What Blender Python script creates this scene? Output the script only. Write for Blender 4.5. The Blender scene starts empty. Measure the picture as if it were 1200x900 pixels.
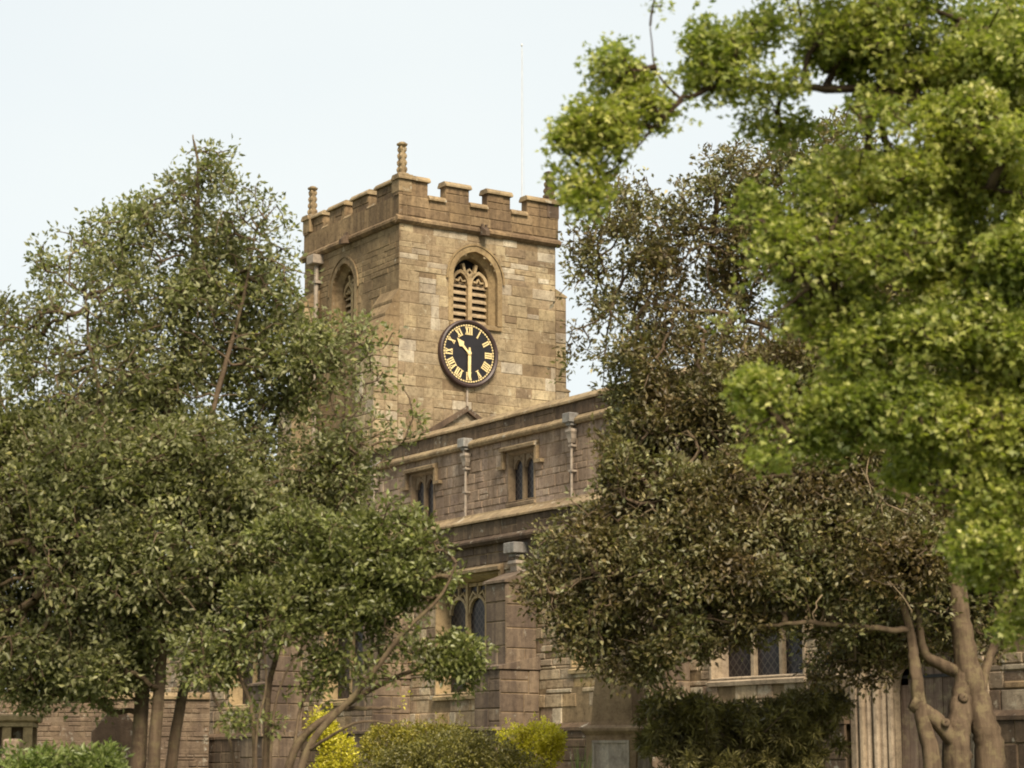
import bpy, math, random
import numpy as np
from mathutils import Vector, Matrix

random.seed(7); rng = np.random.default_rng(11)
SC = bpy.context.scene
COL = SC.collection

# ------------------------------------------------------------------ camera
EYE = 1.6
F_PX, PITCH = 2496.5, math.radians(10.218)
cam_d = bpy.data.cameras.new('camera'); cam = bpy.data.objects.new('camera', cam_d); COL.objects.link(cam)
cam.location = (0, 0, EYE); cam.rotation_euler = (math.pi/2 + PITCH, 0, 0)
cam_d.sensor_width = 36; cam_d.lens = F_PX/1200*36
cam_d.clip_start = .1; cam_d.clip_end = 3000
cam_d.dof.use_dof = True; cam_d.dof.focus_distance = 52; cam_d.dof.aperture_fstop = 2.6
SC.camera = cam

# ------------------------------------------------------------------ sky, sun, exposure
SUN_AZ, SUN_EL = math.radians(163), math.radians(46)      # azimuth clockwise from +Y
W = bpy.data.worlds.new('World'); SC.world = W; W.use_nodes = True
nt = W.node_tree; nt.nodes.clear()
def N(t, k, **kw):
    n = t.nodes.new(k)
    for a, v in kw.items():
        if a in ('ins',):
            for i, x in v.items(): n.inputs[i].default_value = x
        else: setattr(n, a, v)
    return n
sky = N(nt, 'ShaderNodeTexSky', sky_type='NISHITA', sun_disc=False, sun_elevation=SUN_EL, sun_rotation=SUN_AZ, dust_density=3.0)
tc = N(nt, 'ShaderNodeTexCoord')
mp = N(nt, 'ShaderNodeMapping'); mp.inputs['Scale'].default_value = (1, 1, 2.5)
cn = N(nt, 'ShaderNodeTexNoise', ins={'Scale': 2.2, 'Detail': 4, 'Roughness': .45})
cr = N(nt, 'ShaderNodeMapRange', ins={1: .3, 2: .7, 3: .80, 4: .97})
mx = N(nt, 'ShaderNodeMixRGB'); mx.inputs[2].default_value = (4.95, 5.2, 5.12, 1)
bg = N(nt, 'ShaderNodeBackground'); bg.inputs[1].default_value = .1
ow = N(nt, 'ShaderNodeOutputWorld')
L = nt.links.new
L(tc.outputs['Generated'], mp.inputs[0]); L(mp.outputs[0], cn.inputs['Vector']); L(cn.outputs[0], cr.inputs[0])
L(cr.outputs[0], mx.inputs[0]); L(sky.outputs[0], mx.inputs[1]); L(mx.outputs[0], bg.inputs[0]); L(bg.outputs[0], ow.inputs[0])
sun_d = bpy.data.lights.new('sun', 'SUN'); sun = bpy.data.objects.new('sun', sun_d); COL.objects.link(sun)
sun_d.energy = 3.7; sun_d.angle = math.radians(20); sun_d.color = (1, .88, .70)
sd = Vector((math.sin(SUN_AZ)*math.cos(SUN_EL), math.cos(SUN_AZ)*math.cos(SUN_EL), math.sin(SUN_EL)))
sun.rotation_euler = (-sd).to_track_quat('-Z', 'Y').to_euler()
SC.view_settings.view_transform = 'Standard'; SC.view_settings.look = 'None'
SC.view_settings.exposure = 0.92; SC.view_settings.gamma = 1
SC.render.engine = 'CYCLES'
SC.cycles.max_bounces = 10; SC.cycles.diffuse_bounces = 8; SC.cycles.transmission_bounces = 8; SC.cycles.transparent_max_bounces = 8
SC.cycles.filter_width = 1.9

# ------------------------------------------------------------------ helpers
def ray(px, py):
    x = (px-600)/F_PX; y = (450-py)/F_PX
    return Vector((x, math.cos(PITCH)-y*math.sin(PITCH), math.sin(PITCH)+y*math.cos(PITCH)))
def at(px, py, Y):
    r = ray(px, py); return r*(Y/r.y) + Vector((0, 0, EYE))
def ground_z(x, y):
    t = min(max((y-2)/34, 0), 1); t = t*t*(3-2*t)
    return 0.98*t
class MB:
    def __init__(s): s.v = []; s.f = []; s.m = []
    def face(s, pts, m=0):
        i = len(s.v); s.v += [tuple(p) for p in pts]; s.f.append(tuple(range(i, i+len(pts)))); s.m.append(m)
    def mesh(s, vs, fs, m=0):
        i = len(s.v); s.v += [tuple(p) for p in vs]
        for f in fs: s.f.append(tuple(j+i for j in f)); s.m.append(m)
    def box(s, x0, x1, y0, y1, z0, z1, m=0, c=0.0):
        if x1 < x0: x0, x1 = x1, x0
        if y1 < y0: y0, y1 = y1, y0
        if c:
            vs = []
            for z, d in ((z0, c), (z0+c, 0), (z1-c, 0), (z1, c)):
                vs += [(x0+d, y0+d, z), (x1-d, y0+d, z), (x1-d, y1-d, z), (x0+d, y1-d, z)]
            fs = [(3, 2, 1, 0), (12, 13, 14, 15)]
            for k in range(3):
                for j in range(4): fs.append((k*4+j, k*4+(j+1) % 4, k*4+4+(j+1) % 4, k*4+4+j))
            s.mesh(vs, fs, m); return
        vs = [(x0, y0, z0), (x1, y0, z0), (x1, y1, z0), (x0, y1, z0), (x0, y0, z1), (x1, y0, z1), (x1, y1, z1), (x0, y1, z1)]
        s.mesh(vs, [(3, 2, 1, 0), (4, 5, 6, 7), (0, 1, 5, 4), (1, 2, 6, 5), (2, 3, 7, 6), (3, 0, 4, 7)], m)
    def prism(s, prof, fn, t0, t1, m=0):
        """closed 2D profile extruded: fn(p, q, t) gives the 3D point."""
        n = len(prof)
        vs = [fn(p, q, t0) for p, q in prof] + [fn(p, q, t1) for p, q in prof]
        fs = [tuple(range(n))[::-1], tuple(range(n, 2*n))]
        for j in range(n): fs.append((j, (j+1) % n, n+(j+1) % n, n+j))
        s.mesh(vs, fs, m)
    def loft(s, rings, m=0, cap=True):
        n = len(rings[0]); vs = [p for r in rings for p in r]; fs = []
        for k in range(len(rings)-1):
            for j in range(n): fs.append((k*n+j, k*n+(j+1) % n, (k+1)*n+(j+1) % n, (k+1)*n+j))
        if cap: fs += [tuple(range(n))[::-1], tuple(range((len(rings)-1)*n, len(rings)*n))]
        s.mesh(vs, fs, m)
    def lathe(s, cx, cy, prof, n=12, m=0, rot=0, sq=1):
        s.loft([[(cx+r*math.cos(rot+2*math.pi*j/n), cy+r*math.sin(rot+2*math.pi*j/n), z) for j in range(n)] for r, z in prof], m)
    def tube(s, pts, rad, n=6, m=0):
        pts = [Vector(p) for p in pts]; rings = []
        for i, p in enumerate(pts):
            d = (pts[min(i+1, len(pts)-1)]-pts[max(i-1, 0)]).normalized()
            u = d.orthogonal().normalized() if i == 0 else (u-d*u.dot(d)).normalized()
            w = d.cross(u); r = rad[i] if hasattr(rad, '__len__') else rad
            rings.append([p+(u*math.cos(2*math.pi*j/n)+w*math.sin(2*math.pi*j/n))*r for j in range(n)])
        s.loft(rings, m)
    def build(s, name, mats, parent=None, loc=(0, 0, 0), smooth=False):
        me = bpy.data.meshes.new(name); me.from_pydata(s.v, [], s.f)
        for mt in (mats if isinstance(mats, (list, tuple)) else [mats]): me.materials.append(mt)
        me.polygons.foreach_set('material_index', s.m)
        if smooth: me.polygons.foreach_set('use_smooth', [True]*len(s.f))
        me.update()
        o = bpy.data.objects.new(name, me); COL.objects.link(o); o.location = loc
        if parent is not None: o.parent = parent
        return o
def raw_mesh(name, V, F, mats, parent=None, mi=None, smooth=False):
    """V (n,3) float array, F (m,k) int array with one k for all the faces."""
    V = np.ascontiguousarray(V, np.float32); F = np.ascontiguousarray(F, np.int32); k = F.shape[1]
    me = bpy.data.meshes.new(name)
    me.vertices.add(len(V)); me.vertices.foreach_set('co', V.ravel())
    me.loops.add(F.size); me.loops.foreach_set('vertex_index', F.ravel())
    me.polygons.add(len(F)); me.polygons.foreach_set('loop_start', np.arange(0, F.size, k, dtype=np.int32))
    for mt in (mats if isinstance(mats, (list, tuple)) else [mats]): me.materials.append(mt)
    if mi is not None: me.polygons.foreach_set('material_index', np.ascontiguousarray(mi, np.int32))
    if smooth: me.polygons.foreach_set('use_smooth', np.ones(len(F), dtype=bool))
    me.update(calc_edges=True); me.validate()
    o = bpy.data.objects.new(name, me); COL.objects.link(o)
    if parent is not None: o.parent = parent
    return o
def tag(o, label=None, cat=None, group=None, kind=None):
    if label: o['label'] = label
    if cat: o['category'] = cat
    if group: o['group'] = group
    if kind: o['kind'] = kind
    return o
def empty(name, loc, rz=0):
    o = bpy.data.objects.new(name, None); COL.objects.link(o); o.location = loc; o.rotation_euler = (0, 0, rz); return o

# ------------------------------------------------------------------ materials
def new_mat(name):
    m = bpy.data.materials.new(name); m.use_nodes = True; t = m.node_tree
    b = t.nodes['Principled BSDF']; return m, t, b
def ramp(t, stops, interp='LINEAR'):
    r = t.nodes.new('ShaderNodeValToRGB'); r.color_ramp.interpolation = interp
    e = r.color_ramp.elements
    while len(e) > 1: e.remove(e[-1])
    e[0].position = stops[0][0]; e[0].color = (*stops[0][1], 1)
    for p, c in stops[1:]:
        k = e.new(p); k.color = (*c, 1)
    return r
def mixc(t, kind, fac, a, b):
    n = t.nodes.new('ShaderNodeMixRGB'); n.blend_type = kind
    for i, x in ((0, fac), (1, a), (2, b)):
        if hasattr(x, 'is_linked') or hasattr(x, 'links'): t.links.new(x, n.inputs[i])
        elif i == 0: n.inputs[0].default_value = x
        else: n.inputs[i].default_value = (*x, 1)
    return n.outputs[0]
def noise(t, scale, detail=4, rough=.55, vec=None, sc=None, dist=0):
    g = t.nodes.new('ShaderNodeNewGeometry'); src = g.outputs['Position']
    if sc is not None:
        m = t.nodes.new('ShaderNodeMapping'); m.inputs['Scale'].default_value = sc
        t.links.new(src, m.inputs[0]); src = m.outputs[0]
    n = t.nodes.new('ShaderNodeTexNoise'); n.inputs['Scale'].default_value = scale; n.inputs['Detail'].default_value = detail
    n.inputs['Roughness'].default_value = rough; n.inputs['Distortion'].default_value = dist
    t.links.new(src, n.inputs['Vector']); return n.outputs[0]
def mrange(t, x, a, b, c, d):
    n = t.nodes.new('ShaderNodeMapRange')
    for i, v in ((1, a), (2, b), (3, c), (4, d)): n.inputs[i].default_value = v
    t.links.new(x, n.inputs[0]); return n.outputs[0]
def stone(name, tints, stain=.6, stain_c=(.045, .03, .02), lichen=.25, lichen_c=(.52, .49, .40), thr=.5, bump=.35, streak=(2.6, 2.6, .30), lthr=.66):
    m, t, b = new_mat(name)
    g = t.nodes.new('ShaderNodeNewGeometry')
    r = ramp(t, [(i/max(1, len(tints)-1), c) for i, c in enumerate(tints)])
    t.links.new(g.outputs['Random Per Island'], r.inputs[0])
    n1 = noise(t, 1.1, 5); n2 = noise(t, 9, 5, .65); n3 = noise(t, 45, 3, .7)
    c = mixc(t, 'MULTIPLY', 1, r.outputs[0], ramp_out(t, n1, [(.3, (.55, .52, .50)), (.7, (1.25, 1.22, 1.16))]))
    c = mixc(t, 'MULTIPLY', 1, c, ramp_out(t, n2, [(.25, (.48, .46, .44)), (.5, (1, 1, 1)), (.8, (1.32, 1.31, 1.28))]))
    c = mixc(t, 'MULTIPLY', .7, c, ramp_out(t, n3, [(.3, (.7, .68, .66)), (.7, (1.2, 1.2, 1.2))]))
    s1 = noise(t, 1, 5, .6, sc=streak, dist=.4)
    s2 = noise(t, .55, 4, .6)
    add = t.nodes.new('ShaderNodeMath'); add.operation = 'ADD'; t.links.new(s1, add.inputs[0]); t.links.new(s2, add.inputs[1])
    c = mixc(t, 'MIX', mrange(t, add.outputs[0], 2*thr-.12, 2*thr+.22, 0, stain), c, stain_c)
    if lichen:
        l = noise(t, 3.2, 6, .7)
        c = mixc(t, 'MIX', mrange(t, l, lthr, lthr+.08, 0, lichen), c, lichen_c)
    t.links.new(c, b.inputs['Base Color']); b.inputs['Roughness'].default_value = .9
    b.inputs['Specular IOR Level'].default_value = .2
    bp = t.nodes.new('ShaderNodeBump'); bp.inputs['Strength'].default_value = bump; bp.inputs['Distance'].default_value = .03
    ad = t.nodes.new('ShaderNodeMath'); ad.operation = 'ADD'; t.links.new(n2, ad.inputs[0]); t.links.new(n3, ad.inputs[1])
    t.links.new(ad.outputs[0], bp.inputs['Height']); t.links.new(bp.outputs[0], b.inputs['Normal'])
    return m
def ramp_out(t, x, stops):
    r = ramp(t, stops); t.links.new(x, r.inputs[0]); return r.outputs[0]
def plain(name, col, rough=.6, var=.25, scale=6, metal=0, spec=.4, bump=.1):
    m, t, b = new_mat(name)
    n = noise(t, scale, 5, .6)
    c = mixc(t, 'MULTIPLY', 1, col, ramp_out(t, n, [(.3, (1-var,)*3), (.7, (1+var,)*3)]))
    t.links.new(c, b.inputs['Base Color']); b.inputs['Roughness'].default_value = rough
    b.inputs['Metallic'].default_value = metal; b.inputs['Specular IOR Level'].default_value = spec
    if bump:
        bp = t.nodes.new('ShaderNodeBump'); bp.inputs['Strength'].default_value = bump; bp.inputs['Distance'].default_value = .02
        t.links.new(n, bp.inputs['Height']); t.links.new(bp.outputs[0], b.inputs['Normal'])
    return m
def leaf_mat(name, stops, clump=((.75, .72, .7), (1.2, 1.2, 1.1)), rough=.42, trans=.25, tcol=(.16, .2, .03), cscale=1.3, spec=.45, accent=None):
    m, t, b = new_mat(name)
    g = t.nodes.new('ShaderNodeNewGeometry')
    r = ramp(t, stops); t.links.new(g.outputs['Random Per Island'], r.inputs[0])
    n = noise(t, cscale, 3)
    c = mixc(t, 'MULTIPLY', 1, r.outputs[0], ramp_out(t, n, [(.35, clump[0]), (.65, clump[1])]))
    t.links.new(c, b.inputs['Base Color']); b.inputs['Roughness'].default_value = rough; b.inputs['Specular IOR Level'].default_value = spec
    tr = t.nodes.new('ShaderNodeBsdfTranslucent')
    t.links.new(mixc(t, 'MULTIPLY', 1, c, (1.5, 1.7, .8)), tr.inputs[0])
    ms = t.nodes.new('ShaderNodeMixShader'); ms.inputs[0].default_value = trans
    t.links.new(b.outputs[0], ms.inputs[1]); t.links.new(tr.outputs[0], ms.inputs[2])
    t.links.new(ms.outputs[0], t.nodes['Material Output'].inputs[0])
    return m
def bark_mat(name, c0, c1, sc=(9, 9, 1.5)):
    m, t, b = new_mat(name)
    n = noise(t, 1, 6, .65, sc=sc); n2 = noise(t, 2.5, 4)
    c = mixc(t, 'MIX', n2, ramp_out(t, n, [(.3, c0), (.7, c1)]), ramp_out(t, n, [(.3, tuple(x*.6 for x in c0)), (.7, tuple(x*1.1 for x in c1))]))
    n3 = noise(t, 5.5, 6, .7); c = mixc(t, 'MIX', mrange(t, n3, .50, .60, 0, .8), c, (c1[0]*1.05, c1[1]*1.15, c1[2]*1.0))
    n4 = noise(t, 1, 4, .6, sc=(3, 3, 16), dist=.6); c = mixc(t, 'MULTIPLY', .35, c, ramp_out(t, n4, [(.36, (.55, .52, .5)), (.5, (1, 1, 1))]))
    t.links.new(c, b.inputs['Base Color']); b.inputs['Roughness'].default_value = .9; b.inputs['Specular IOR Level'].default_value = .15
    bp = t.nodes.new('ShaderNodeBump'); bp.inputs['Strength'].default_value = .9; bp.inputs['Distance'].default_value = .03
    t.links.new(n, bp.inputs['Height']); t.links.new(bp.outputs[0], b.inputs['Normal'])
    return m
TOWER_T = [(0.227, 0.168, 0.111), (0.374, 0.300, 0.192), (0.306, 0.237, 0.148), (0.453, 0.376, 0.246), (0.351, 0.277, 0.172), (0.261, 0.196, 0.130), (0.408, 0.330, 0.204), (0.374, 0.323, 0.253), (0.533, 0.474, 0.370)]
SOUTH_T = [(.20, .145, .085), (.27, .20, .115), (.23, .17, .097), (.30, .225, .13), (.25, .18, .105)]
NAVE_T = [(0.287, 0.214, 0.161), (0.426, 0.332, 0.247), (0.346, 0.255, 0.190), (0.475, 0.383, 0.299), (0.327, 0.250, 0.201), (0.396, 0.301, 0.218)]
AISLE_T = [(0.287, 0.224, 0.158), (0.455, 0.367, 0.249), (0.359, 0.267, 0.186), (0.598, 0.498, 0.345), (0.227, 0.174, 0.131), (0.502, 0.361, 0.193), (0.407, 0.329, 0.241), (0.550, 0.486, 0.372)]
M = {}
M['tower'] = stone('tower_ashlar', TOWER_T, stain=.5, stain_c=(.145, .10, .055), thr=.51, lichen=.5, lthr=.6, lichen_c=(.50, .44, .31), bump=.7)
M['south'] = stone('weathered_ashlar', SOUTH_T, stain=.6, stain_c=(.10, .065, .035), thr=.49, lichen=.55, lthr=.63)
M['mortar'] = stone('lime_mortar', [(.27, .20, .12), (.24, .175, .105)], stain=.5, thr=.5, lichen=0)
M['parapet'] = stone('sooty_parapet_stone', [(.20, .14, .08), (.29, .205, .115), (.24, .165, .095), (.33, .24, .14), (.17, .115, .07)], stain=.72, stain_c=(.06, .04, .025), thr=.48, lichen=.35, streak=(4.5, 4.5, .35))
M['coping'] = stone('weathered_coping_stone', [(.28, .21, .12), (.34, .265, .16), (.26, .19, .11), (.32, .25, .155)], stain=.65, stain_c=(.11, .075, .045), thr=.52, lichen=.5, lthr=.6)
M['nave'] = stone('clerestory_rubble', NAVE_T, stain=.75, stain_c=(.125, .085, .055), thr=.49, lichen=.4, lthr=.62)
M['dark'] = stone('blackened_stone', [(.15, .105, .07), (.21, .15, .10), (.12, .085, .06), (.26, .195, .13)], stain=.7, stain_c=(.04, .028, .02), thr=.47, lichen=.5, lthr=.6, streak=(5, 5, .4))
M['aisle'] = stone('aisle_rubble', AISLE_T, stain=.7, stain_c=(.09, .06, .042), thr=.5, lichen=.6, lthr=.56, lichen_c=(.5, .44, .33), bump=.7)
M['dress'] = stone('dressed_stone', [(.44, .34, .20), (.40, .30, .17), (.48, .38, .24)], stain=.45, stain_c=(.14, .09, .05), thr=.53, lichen=.3)
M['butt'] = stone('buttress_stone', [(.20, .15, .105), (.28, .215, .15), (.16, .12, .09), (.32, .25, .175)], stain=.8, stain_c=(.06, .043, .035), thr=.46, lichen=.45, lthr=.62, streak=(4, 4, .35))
M['pale'] = stone('pale_dressed_stone', [(.38, .31, .235), (.34, .275, .195), (.41, .34, .265)], stain=.4, stain_c=(.20, .14, .09), thr=.54, lichen=.2)
M['tower_dress'] = stone('tower_dressed_stone', [(.33, .25, .135), (.30, .22, .12)], stain=.55, stain_c=(.13, .085, .045), thr=.5, lichen=.2)
M['lead'] = stone('weathered_lead', [(.30, .30, .29), (.34, .34, .33)], stain=.6, stain_c=(.13, .11, .09), thr=.47, lichen=.3, bump=.5, streak=(12, 12, 2))
M['pipe'] = plain('painted_pipe', (.26, .21, .16), .6, .3, 10)
M['glass'] = None
M['louvre'] = plain('louvre_stone', (.30, .22, .13), .85, .3, 8)
M['void'] = plain('dark_interior', (.012, .01, .009), 1, .1, 3, bump=0)
M['black'] = plain('black_dial_paint', (.010, .008, .009), .5, .3, 5, bump=0)
M['rim'] = plain('dark_clock_rim', (.045, .026, .022), .5, .3, 6)
M['gold'] = plain('gilt_paint', (.72, .56, .27), .45, .15, 9, spec=.5, bump=0)
M['wood'] = bark_mat('old_oak_door', (.15, .10, .075), (.28, .20, .15), sc=(14, 14, .8))
M['iron'] = plain('wrought_iron', (.02, .017, .015), .6, .3, 10)
M['pole'] = plain('white_painted_mast', (.50, .50, .49), .5, .1, 5)
m, t, b = new_mat('leaded_glass'); M['glass'] = m
g = t.nodes.new('ShaderNodeTexCoord'); mpn = t.nodes.new('ShaderNodeMapping')
mpn.inputs['Rotation'].default_value = (0, math.radians(45), 0); mpn.inputs['Scale'].default_value = (1, 1, 1)
bt = t.nodes.new('ShaderNodeTexChecker')
t.links.new(g.outputs['Object'], mpn.inputs[0])
w1 = t.nodes.new('ShaderNodeTexWave'); w1.inputs['Scale'].default_value = 2.6; w1.bands_direction = 'X'
w2 = t.nodes.new('ShaderNodeTexWave'); w2.inputs['Scale'].default_value = 2.6; w2.bands_direction = 'Z'
t.links.new(mpn.outputs[0], w1.inputs[0]); t.links.new(mpn.outputs[0], w2.inputs[0])
mxm = t.nodes.new('ShaderNodeMath'); mxm.operation = 'MAXIMUM'; t.links.new(w1.outputs[1], mxm.inputs[0]); t.links.new(w2.outputs[1], mxm.inputs[1])
gn = noise(t, 7, 2)
gc = mixc(t, 'MULTIPLY', 1, (.016, .013, .014), ramp_out(t, gn, [(.3, (.4, .4, .4)), (.7, (1.7, 1.6, 1.6))]))
t.links.new(mixc(t, 'MIX', mrange(t, mxm.outputs[0], .90, .96, 0, 1), gc, (.06, .05, .042)), b.inputs['Base Color'])
b.inputs['Roughness'].default_value = .35; b.inputs['Specular IOR Level'].default_value = .25

# ------------------------------------------------------------------ ground
m, t, b = new_mat('churchyard_turf')
n = noise(t, 1.5, 6); n2 = noise(t, 30, 4)
c = mixc(t, 'MULTIPLY', 1, ramp_out(t, n, [(.3, (.05, .065, .02)), (.7, (.085, .10, .03))]), ramp_out(t, n2, [(.3, (.6, .6, .6)), (.7, (1.3, 1.3, 1.3))]))
t.links.new(c, b.inputs['Base Color']); b.inputs['Roughness'].default_value = .95
gb = MB(); xs = [-900, -300, -120, -60, -40] + list(range(-30, 31, 3)) + [40, 60, 120, 300, 900]
ys = [-400, -100, -40, -15, -5, 0] + list(range(3, 60, 3)) + [70, 90, 140, 250, 500, 1200]
vid = {}
for j, y in enumerate(ys):
    for i, x in enumerate(xs):
        vid[i, j] = len(gb.v); gb.v.append((x, y, ground_z(x, y) + (.03*math.sin(x*1.7+y) if abs(x) < 31 and 0 < y < 60 else 0)))
for j in range(len(ys)-1):
    for i in range(len(xs)-1):
        gb.f.append((vid[i, j], vid[i+1, j], vid[i+1, j+1], vid[i, j+1])); gb.m.append(0)
tag(gb.build('ground', m, smooth=True), kind='structure')

# ------------------------------------------------------------------ church
AL = math.radians(33.0417)
CX, CY, Z0 = -3.0464, 56.0, .95
church = tag(empty('church', (CX, CY, Z0), math.atan2(-math.cos(AL), math.sin(AL))),
             'old tan stone parish church with a battlemented clock tower and long low nave', 'church')
# local axes: x = along the nave to the east, y = north, z absolute (the children are lowered by Z0)
def part(mb, name, mats, parent=church, smooth=False):
    o = mb.build(name, mats, parent, (0, 0, -Z0) if parent is church else (0, 0, 0), smooth); return o
EAST = lambda u, v, n, o=0.0: (o+n, u, v)        # u = y, faces +x
SOUTH = lambda u, v, n, o=0.0: (u, o-n, v)       # u = x, faces -y
def on(fr, o): return lambda u, v, n: fr(u, v, n, o)

def arch_hw(v, zs, hw, rise):
    if v <= zs: return hw
    R = (hw*hw+rise*rise)/(2*hw); d = v-zs
    if d >= rise: return 0
    return math.sqrt(max(R*R-d*d, 0))-(R-hw)
def arch_pts(c, hw, z0, zs, rise, n=9):
    """outline from the left foot over the apex to the right foot"""
    R = (hw*hw+rise*rise)/(2*hw); th = math.asin(min(1, rise/R))
    Lp = [(c-hw, z0), (c-hw, zs)]
    for k in range(1, n+1):
        a = th*k/n; Lp.append((c-(R*math.cos(a)-(R-hw)), zs+R*math.sin(a)))
    return Lp + [(2*c-u, v) for u, v in Lp[-2::-1]]
def masonry(mb, P, u0, u1, v0, v1, ch, bw, openings=(), g=.012, dep=.02, jit=.012, quoin=False):
    """coursed blocks: every block is a bevelled slab of its own, over a recessed mortar bed (slot 1)."""
    cuts = sorted({v0, v1} | {round(x, 3) for o in openings for x in o['cuts'] if v0 < x < v1})
    courses = []
    for a, b_ in zip(cuts[:-1], cuts[1:]):
        h = b_-a; z = a; n = max(1, round(h/random.uniform(*ch))); ws = [random.uniform(ch[0], ch[1]) for _ in range(n)]
        k = h/sum(ws)
        for w_ in ws: courses.append((z, z+w_*k)); z += w_*k
    for z, z2 in courses:
        iv = [(u0, u1)]
        for o in openings:
            q = o['fn']((z+z2)/2)
            if not q: continue
            nv = []
            for a, b_ in iv:
                if q[1] <= a or q[0] >= b_: nv.append((a, b_)); continue
                if q[0] > a+.02: nv.append((a, q[0]))
                if q[1] < b_-.02: nv.append((q[1], b_))
            iv = nv
        for a, b_ in iv:
            mb.face([P(a, z, -dep), P(b_, z, -dep), P(b_, z2, -dep), P(a, z2, -dep)], 1)
            u = a + (-random.uniform(0, .5*bw[1]) if not quoin else 0)
            while u < b_-.001:
                w_ = random.uniform(*bw)*(1 if random.random() < .8 else 1.35)
                e = u+w_
                if b_-e < bw[0]*.55: e = b_
                s, f = max(u, a), min(e, b_)
                if f-s > .03:
                    pieces = [(z, z2)]
                    if random.random() < .12 and z2-z > .22 and f-s < bw[1]: 
                        k = z+(z2-z)*random.uniform(.4, .6); pieces = [(z, k), (k, z2)]
                    for za, zb in pieces:
                        j = random.uniform(-jit, jit*.4); gg = g*random.uniform(.7, 1.5)/2; cf = min(.016, (f-s)*.2)
                        jj = [random.uniform(-1, 1)*gg*.7 for _ in range(4)]
                        o_ = [(s+gg, za+gg+jj[0]*.6), (f-gg, za+gg+jj[1]*.6), (f-gg, zb-gg+jj[2]*.6), (s+gg, zb-gg+jj[3]*.6)]
                        i_ = [(s+gg+cf, za+gg+cf), (f-gg-cf, za+gg+cf), (f-gg-cf, zb-gg-cf), (s+gg+cf, zb-gg-cf)]
                        vs = [P(x, y, -dep) for x, y in o_]+[P(x, y, j) for x, y in i_]
                        mb.mesh(vs, [(4, 5, 6, 7)]+[(k, (k+1) % 4, 4+(k+1) % 4, 4+k) for k in range(4)], 0)
                u = e
def rect_open(u0, u1, v0, v1): return {'cuts': (v0, v1), 'fn': lambda v: (u0, u1) if v0 < v < v1 else None}
def arch_open(c, hw, z0, zs, rise):
    def fn(v):
        if v < z0: return None
        h = arch_hw(v, zs, hw, rise); return (c-h, c+h) if h > .02 else None
    return {'cuts': [z0, zs]+[zs+rise*k/5 for k in range(1, 6)], 'fn': fn}
def strip(mb, P, A_, nA, B_, nB, m=0):
    for k in range(len(A_)-1):
        mb.face([P(*A_[k], nA), P(*A_[k+1], nA), P(*B_[k+1], nB), P(*B_[k], nB)], m)
def bar(mb, P, pts, w, n0, n1, m=0):
    """a bar of width w along a 2D polyline in the wall plane, from depth n0 to n1"""
    pts = [Vector(p) for p in pts]; Lf, Rt = [], []
    for i, p in enumerate(pts):
        d = (pts[min(i+1, len(pts)-1)]-pts[max(i-1, 0)]).normalized(); q = Vector((-d.y, d.x))*w/2
        Lf.append(p+q); Rt.append(p-q)
    rings = [[P(l.x, l.y, n0), P(l.x, l.y, n1), P(r.x, r.y, n1), P(r.x, r.y, n0)] for l, r in zip(Lf, Rt)]
    mb.loft(rings, m)
def moulding(mb, P, prof, u0, u1, m=0, seg=.9):
    """profile (v, n) run along u, in separate stones"""
    n = max(1, round((u1-u0)/seg)); xs = [u0+(u1-u0)*k/n for k in range(n+1)]
    for k in range(1, n): xs[k] += random.uniform(-.2, .2)*(u1-u0)/n
    for a, b_ in zip(xs[:-1], xs[1:]):
        dz = random.uniform(-.004, .004); dn = random.uniform(-.006, .006)
        mb.prism(prof, lambda v, nn, u: P(u, v+dz, nn+(dn if nn > 0 else 0)), a+.003, b_-.003, m)

TW = 5.1; TD = -5.5
E0, S0 = on(EAST, 0), on(SOUTH, 0)
# -------- tower walls
bel = dict(c=2.43, hw=.72, z0=13.62, zs=14.85, rise=.80)
bels = dict(c=-3.13, hw=.66, z0=13.62, zs=14.85, rise=.78)
mb = MB()
masonry(mb, E0, 0, TW, 1, 16.2, (.26, .42), (.26, .72), [arch_open(**bel)], g=.008, dep=.014, jit=.016)
mb2 = MB()
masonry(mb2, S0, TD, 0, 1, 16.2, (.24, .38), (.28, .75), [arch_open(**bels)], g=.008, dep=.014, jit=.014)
mb.face([(TD, 0, 1), (TD, TW, 1), (TD, TW, 16.2), (TD, 0, 16.2)], 0)
mb.face([(TD, TW, 1), (0, TW, 1), (0, TW, 16.2), (TD, TW, 16.2)], 0)
mb.face([(TD, 0, 16.6), (0, 0, 16.6), (0, TW, 16.6), (TD, TW, 16.6)], 0)
t_e = part(mb, 'tower_wall', [M['tower'], M['mortar']])
t_s = part(mb2, 'tower_wall', [M['south'], M['mortar']]); tag(t_s, 'dark weathered south wall of the tower')
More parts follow.
